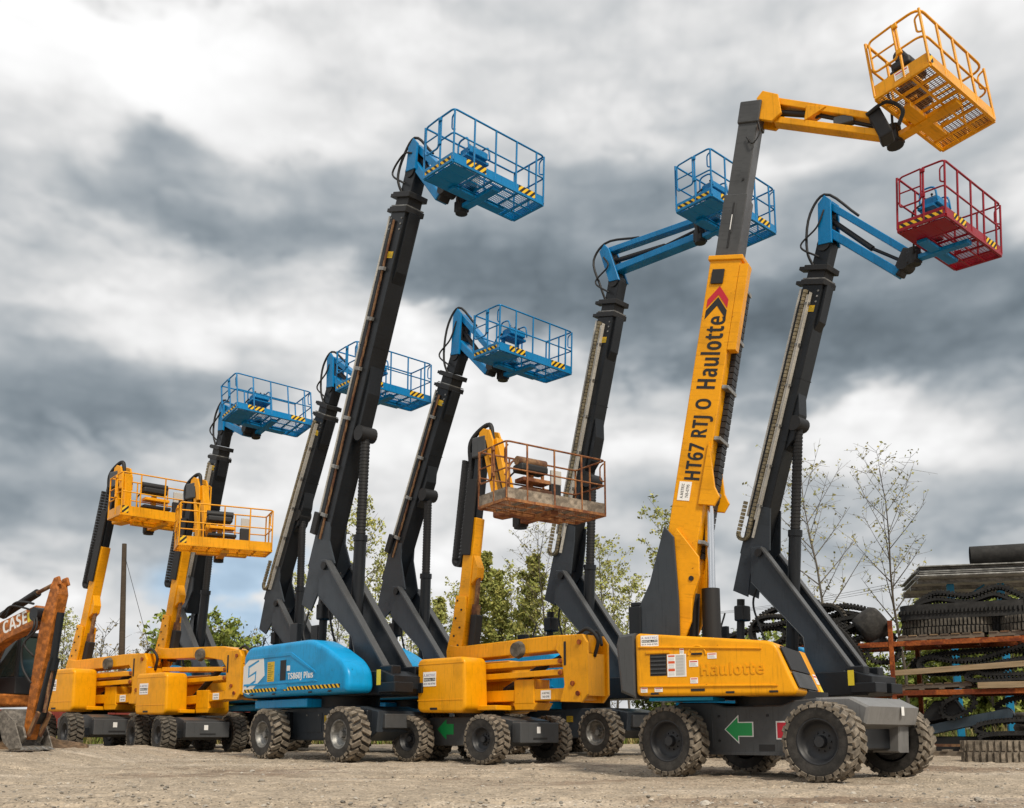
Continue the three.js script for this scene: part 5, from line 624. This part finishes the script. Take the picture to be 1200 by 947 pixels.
{ // open shed behind the rack
  const t = thing('pipe_shelter', 'open shelter with blue posts and a roof of stacked grey sheets', 'shelter', 13.1, -27.6, -0.25); for (const [x, z] of [[-0.6, 0], [0.75, -0.2], [3.4, 0], [3.4, -2.6]]) mesh('post', box(x - 0.09, x + 0.09, 0, 4.65, z - 0.09, z + 0.09, 0.01), M.bluePost, t);
  for (const s of [-1, 1]) mesh('brace', [beam(V(-0.6, 4.0, 0.0), V(-0.6 + 0.9, 4.6, 0), 0.05, 0.05)], M.bluePost, t);
  for (const z of [0.2, -1.2, -2.8]) mesh('roof_beam', box(-1.5, 4.4, 4.65, 4.76, z - 0.05, z + 0.05), M.galv, t);
  for (let i = 0; i < 7; i++) mesh('roof_sheet', [box(-1.5 + (i % 3) * 0.12, 4.5 - (i % 2) * 0.2, 4.765 + i * 0.05, 4.795 + i * 0.05, -3.2 + (i % 2) * 0.2, 0.75 - (i % 3) * 0.15)], M.galv, t);
  for (let i = 0; i < 9; i++) mesh('edge_pipe', rod(V(-1.6 + (i % 2) * 0.1, 4.8 + (i % 4) * 0.08, 0.8 - i * 0.09), V(4.4, 4.8 + (i % 4) * 0.08, 0.78 - i * 0.09), 0.028, 6), M.galv, t);
  const p = V(0.6, 4.94, -0.6); const pipe = single('black_pipe', [new THREE.CylinderGeometry(0.27, 0.27, 2.0, 22, 1, true).rotateZ(Math.PI / 2), new THREE.CylinderGeometry(0.24, 0.24, 2.0, 22, 1, true).rotateZ(Math.PI / 2)], M.track, 'short fat black pipe lying on the shelter roof', 'pipe', 13.9, groundHeight(13, -27) + 5.4, -27.0, -0.35);
}
// ------------------------------------------------------------------ utility poles and lines
function utilityPole(label, x, z, h, lean = 0, arm = true) { const t = thing('utility_pole', label, 'utility pole', x, z, 0); mesh('shaft', sweep([V(0, -0.3, 0), V(lean * 0.5, h / 2, 0), V(lean, h, 0)], 0.17, 10, 0.11), M.pole, t); if (arm) mesh('cross_arm', box(lean - 1.0, lean + 1.0, h - 0.6, h - 0.48, -0.05, 0.05), M.pole, t); return t; }
utilityPole('bare brown utility pole standing beyond the yellow articulated lifts', -18.1, -46, 9.3, -0.4, false);
utilityPole('distant utility pole carrying the wires beyond the yard', 17.8, -88, 11.4); utilityPole('utility pole with cross arm outside the yard', 34, -39, 11.4);
const wire = (a, b, sag, label) => { const P = []; for (let i = 0; i <= 24; i++) { const t = i / 24; P.push(V(...a).lerp(V(...b), t).add(V(0, -sag * 4 * t * (1 - t), 0))); } single('overhead_wire', sweep(P, 0.012, 4), M.black, label, 'wire', 0, 0, 0, 0, 'overhead wires'); };
for (const k of [-0.9, 0, 0.9]) wire([34 + k, 11.2, -39], [17.8 + k, 11.4, -88], 0.9, 'thin black overhead wire strung between the utility poles'); wire([34, 8.9, -39], [17.8, 9.1, -88], 1.2, 'low black cable strung below the overhead wires'); wire([-18.5, 9.2, -46], [-15.0, 0.6, -44], 0, 'thin guy wire running down from the bare pole');

// ------------------------------------------------------------------ trees and brush
function plantGeos(kind, h, sd) {
  seed = sd; const wood = [], pos = [], nor = [], cl = [], leafBase = kind.leaf;
  const leaf = (c, s) => { const d = V(rr(-1, 1), rr(-1, 1), rr(-1, 1)).normalize(), e = V(rr(-1, 1), rr(-0.6, 0.6), rr(-1, 1)).cross(d).normalize(), n = d.clone().cross(e), a = c.clone().addScaledVector(d, -s), b = c.clone().addScaledVector(e, s * 0.55), f = c.clone().addScaledVector(d, s), g = c.clone().addScaledVector(e, -s * 0.55); const k = rr(0.72, 1.25), y = rr(0.9, 1.12); for (const p of [a, b, f, a, f, g]) { pos.push(p.x, p.y, p.z); nor.push(n.x, n.y, n.z); cl.push(leafBase[0] * k * y, leafBase[1] * k, leafBase[2] * k); } };
  const stems = kind.stems ?? 1;
  for (let s = 0; s < stems; s++) {
    const bx = stems > 1 ? rr(-0.3, 0.3) * kind.spread * h : 0, bz = stems > 1 ? rr(-0.3, 0.3) * kind.spread * h : 0, H = h * (stems > 1 ? rr(0.6, 1) : 1), lx = rr(-0.06, 0.06) * H, lz = rr(-0.06, 0.06) * H, T = [];
    for (let i = 0; i <= 8; i++) { const t = i / 8; T.push(V(bx + lx * t * t + 0.012 * H * Math.sin(t * 9 + s), H * t, bz + lz * t * t + 0.012 * H * Math.cos(t * 7 + s * 2))); } const R = kind.trunk * H; wood.push(sweep(T, R, 6, R * 0.12)); const cv = new THREE.CatmullRomCurve3(T);
    for (let b = 0; b < kind.branches; b++) {
      const t = kind.from + (0.97 - kind.from) * Math.pow((b + rnd()) / kind.branches, 0.85), p = cv.getPoint(t), an = b * 2.4 + rr(-0.4, 0.4), len = H * kind.reach * (kind.cone ? (1.08 - t) * 1.25 : 0.35 + 0.65 * Math.sin(Math.PI * Math.min(1, (1.05 - t) * 1.1))) * rr(0.7, 1.2), up = kind.rise * rr(0.75, 1.3), D = V(Math.cos(an), up, Math.sin(an)).normalize(), q1 = p.clone().addScaledVector(D, len * 0.5).add(V(0, len * 0.03, 0)), q2 = p.clone().addScaledVector(D, len).add(V(0, len * kind.curl, 0));
      wood.push(sweep([p, q1, q2], R * (1 - t) * 0.5 + 0.006, 4, 0.004)); const bc = new THREE.QuadraticBezierCurve3(p, q1, q2);
      for (let w = 0; w < kind.twigs; w++) { const u = rr(0.25, 1), a = bc.getPoint(u), tl = len * rr(0.18, 0.42), E = a.clone().add(V(rr(-1, 1), rr(-0.2, 1), rr(-1, 1)).normalize().multiplyScalar(tl)); wood.push(sweep([a, E], 0.006, 3, 0.003)); for (let l = 0; l < kind.leaves; l++) { const c = a.clone().lerp(E, rr(0.2, 1.1)).add(V(rr(-1, 1), rr(-1, 1), rr(-1, 1)).multiplyScalar(kind.fuzz)); if (rnd() < (kind.patch ?? 1)) leaf(c, kind.size * rr(0.6, 1.3)); } }
    }
  }
  const g = new THREE.BufferGeometry(); if (pos.length) { g.setAttribute('position', new THREE.Float32BufferAttribute(pos, 3)); g.setAttribute('color', new THREE.Float32BufferAttribute(cl, 3)); g.computeVertexNormals(); }
  return { wood: join(wood), crown: pos.length ? g : null };
}
const leafMat = new THREE.MeshStandardMaterial({ vertexColors: true, roughness: 0.9, side: THREE.DoubleSide });
const K = {
  airy: { leaf: [0.38, 0.39, 0.11], trunk: 0.009, branches: 26, from: 0.22, reach: 0.2, rise: 1.0, curl: 0.12, twigs: 6, leaves: 10, fuzz: 0.12, size: 0.08 },
  dense: { leaf: [0.32, 0.33, 0.085], trunk: 0.012, branches: 46, from: 0.06, reach: 0.2, rise: 0.7, curl: 0.05, twigs: 6, leaves: 20, fuzz: 0.16, size: 0.095, cone: true },
  spare: { leaf: [0.33, 0.31, 0.11], trunk: 0.0075, branches: 24, from: 0.25, reach: 0.26, rise: 1.05, curl: 0.1, twigs: 11, leaves: 3, fuzz: 0.06, size: 0.05, patch: 0.85 },
  bush: { leaf: [0.22, 0.27, 0.05], trunk: 0.012, branches: 12, from: 0.1, reach: 0.34, rise: 0.8, curl: 0.1, twigs: 6, leaves: 12, fuzz: 0.12, size: 0.08, stems: 6, spread: 1 },
  brush: { leaf: [0.3, 0.26, 0.14], trunk: 0.008, branches: 10, from: 0.15, reach: 0.3, rise: 1.1, curl: 0.1, twigs: 5, leaves: 2, fuzz: 0.05, size: 0.05, stems: 7, spread: 1.2, patch: 0.7 },
};
const protos = {}; for (const k in K) protos[k] = [0, 1, 2].map((i) => plantGeos(K[k], { airy: 9, dense: 8, spare: 8, bush: 3.6, brush: 3.2 }[k], 977 * (i + 1) + k.length * 131));
const H0 = { airy: 9, dense: 8, spare: 8, bush: 3.6, brush: 3.2 };
const bank = (x, z) => groundHeight(x, z);
function plant(kind, v, px, Z, h, label, cat, grp, barkMat) {              // px: bearing as a fraction of the distance
  const x = px * Z, s = h / H0[kind], t = thing(cat === 'tree' ? 'tree' : 'shrub', label, cat, x, -Z, v * 2.1 + px * 9, grp); t.scale.set(s * (0.95 + 0.1 * hash(v, Math.round(px * 999), 3)), s, s); const g = protos[kind][v % 3]; share(cat === 'tree' ? 'trunk' : 'stems', g.wood, barkMat ?? M.bark, t); if (g.crown) share(cat === 'tree' ? 'crown' : 'foliage', g.crown, leafMat, t); return t;
}
const B = (x) => (x - 600) / 1150;
// [kind, variant, picture bearing, distance, height]
plant('spare', 0, B(966), 36, 10.3, 'slender nearly bare tree beside the dark boom with the red basket', 'tree', 'thin trees behind the yard', M.barkPale);
plant('spare', 1, B(1057), 37, 10.4, 'slender budding tree standing behind the stacked rubber tracks', 'tree', 'thin trees behind the yard');
plant('airy', 0, B(424), 44, 10.4, 'pale green airy tree showing between two dark booms', 'tree', 'thin trees behind the yard', M.barkPale);
plant('airy', 1, B(352), 50, 8.4, 'small airy tree in front of the dark booms\' gap by the blue hood', 'tree', 'thin trees behind the yard', M.barkPale);
plant('spare', 2, B(636), 48, 10.6, 'tall bare tree rising behind the rusty brown basket', 'tree', 'thin trees behind the yard');
plant('airy', 2, B(708), 42, 8.6, 'airy yellow green tree right of the dark raking plates', 'tree', 'thin trees behind the yard', M.barkPale);
plant('airy', 0, B(735), 46, 7.6, 'airy tree behind the slate grey counterweight block', 'tree', 'thin trees behind the yard', M.barkPale);
plant('airy', 1, B(778), 47, 11.2, 'tall airy tree half hidden by the lettered yellow boom', 'tree', 'thin trees behind the yard');
for (const [v, x, Z, h] of [[0, 508, 55, 8.0], [1, 556, 54, 10.4], [2, 588, 52, 9.0], [0, 616, 50, 9.6], [1, 530, 62, 8.4], [2, 655, 58, 8.2], [1, 690, 60, 7.6]]) plant('dense', v, B(x), Z, h, 'dense olive green conical tree in the row behind the folded yellow arms', 'tree', 'conical trees behind the folded arms');
for (const [v, x, Z, h] of [[0, 480, 60, 8.6], [1, 500, 52, 7.4], [2, 540, 50, 7.8], [0, 572, 62, 9.4], [1, 602, 58, 9.8], [2, 630, 60, 9.2], [0, 660, 50, 8.4], [1, 682, 48, 8.2], [2, 722, 52, 9.0], [0, 752, 54, 7.6], [1, 400, 48, 7.6], [2, 440, 50, 8.6]]) plant('airy', v, B(x), Z, h, 'pale spring green airy tree in the belt among the conical trees', 'tree', 'airy trees among the conical trees', M.barkPale);
for (const [v, x, Z, h] of [[0, 75, 50, 6.2], [1, 62, 52, 6.6]]) plant('airy', v, B(x), Z, h, 'small dull green tree behind the excavator arm', 'tree', 'trees behind the excavator');
for (const [v, x, Z, h] of [[0, 248, 48, 6.0], [1, 268, 47, 5.6], [2, 228, 50, 5.4]]) plant('bush', v, B(x), Z, h, 'leafy green shrub behind the raised folded arms', 'shrub', 'green shrubs behind the lifts');
for (let i = 0; i < 9; i++) plant('brush', i, B(88 + i * 24 + (i % 3) * 5), 50 + (i % 4) * 3, 4.6 + (i % 3) * 0.7, 'leafless grey brown thicket around the bare utility pole', 'shrub', 'bare thickets around the pole');
for (let i = 0; i < 7; i++) plant('bush', i, B(415 + i * 42), 58 + (i % 3) * 4, 4.2 + (i % 2), 'low green shrub at the foot of the conical trees', 'shrub', 'low shrubs behind the row');
for (let i = 0; i < 6; i++) plant('bush', i, B(790 + i * 30), 52 + (i % 3) * 3, 5.4 + (i % 3) * 0.5, 'low green shrub seen over the big yellow hood', 'shrub', 'shrubs behind the big yellow lift');
for (let i = 0; i < 9; i++) plant(i % 3 === 2 ? 'brush' : 'bush', i, B(985 + i * 26), 40 + (i % 4) * 2.5, 3.6 + (i % 3) * 0.5, 'tangled green shrub seen through the storage rack', 'shrub', 'shrubs behind the rack');
for (let i = 0; i < 4; i++) plant('bush', i, B(1130 + i * 24), 38 + i, 6.0 + (i % 2) * 0.5, 'bright green shrub standing behind the shelter', 'shrub', 'shrubs behind the shelter');
for (let i = 0; i < 8; i++) plant('brush', i, B(320 + i * 64), 64, 5.0, 'thin leafless brush in the gaps between the conical trees', 'shrub', 'thin brush behind the row');
{ // rough grass along the back of the yard
  seed = 4242; const blade = []; for (let i = 0; i < 9; i++) { const a = rr(0, 6.28), l = rr(0.25, 0.6), o = V(rr(-0.1, 0.1), 0, rr(-0.1, 0.1)), tip = o.clone().add(V(Math.cos(a) * l * 0.4, l, Math.sin(a) * l * 0.4)), s = V(-Math.sin(a), 0, Math.cos(a)).multiplyScalar(0.014); const g = new THREE.BufferGeometry().setFromPoints([o.clone().add(s), o.clone().sub(s), tip]); g.computeVertexNormals(); blade.push(g); }
  const bg = mergeGeometries(blade), n = 16000, im = new THREE.InstancedMesh(bg, new THREE.MeshStandardMaterial({ color: 0xffffff, roughness: 1, side: THREE.DoubleSide }), n), m = new THREE.Matrix4(), q = new THREE.Quaternion();
  for (let i = 0; i < n; i++) { const z = -34 - 26 * Math.pow(rnd(), 0.9), x = rr(-0.6, 0.6) * -z, s = rr(0.7, 2.0); q.setFromAxisAngle(V(0, 1, 0), rr(0, 6.28)); m.compose(V(x, groundHeight(x, z) - 0.02, z), q, V(s, s * rr(0.6, 1.1), s)); im.setMatrixAt(i, m); const d = rnd(), k = rr(0.7, 1.2); im.setColorAt(i, d > 0.5 ? col(0.14 * k, 0.18 * k, 0.035 * k) : col(0.3 * k, 0.25 * k, 0.1 * k)); }
  im.name = 'rough_grass'; tag(stuff(im), 'rough green and straw coloured grass along the back of the yard', 'grass'); scene.add(im);
}
renderer.render(scene, camera);
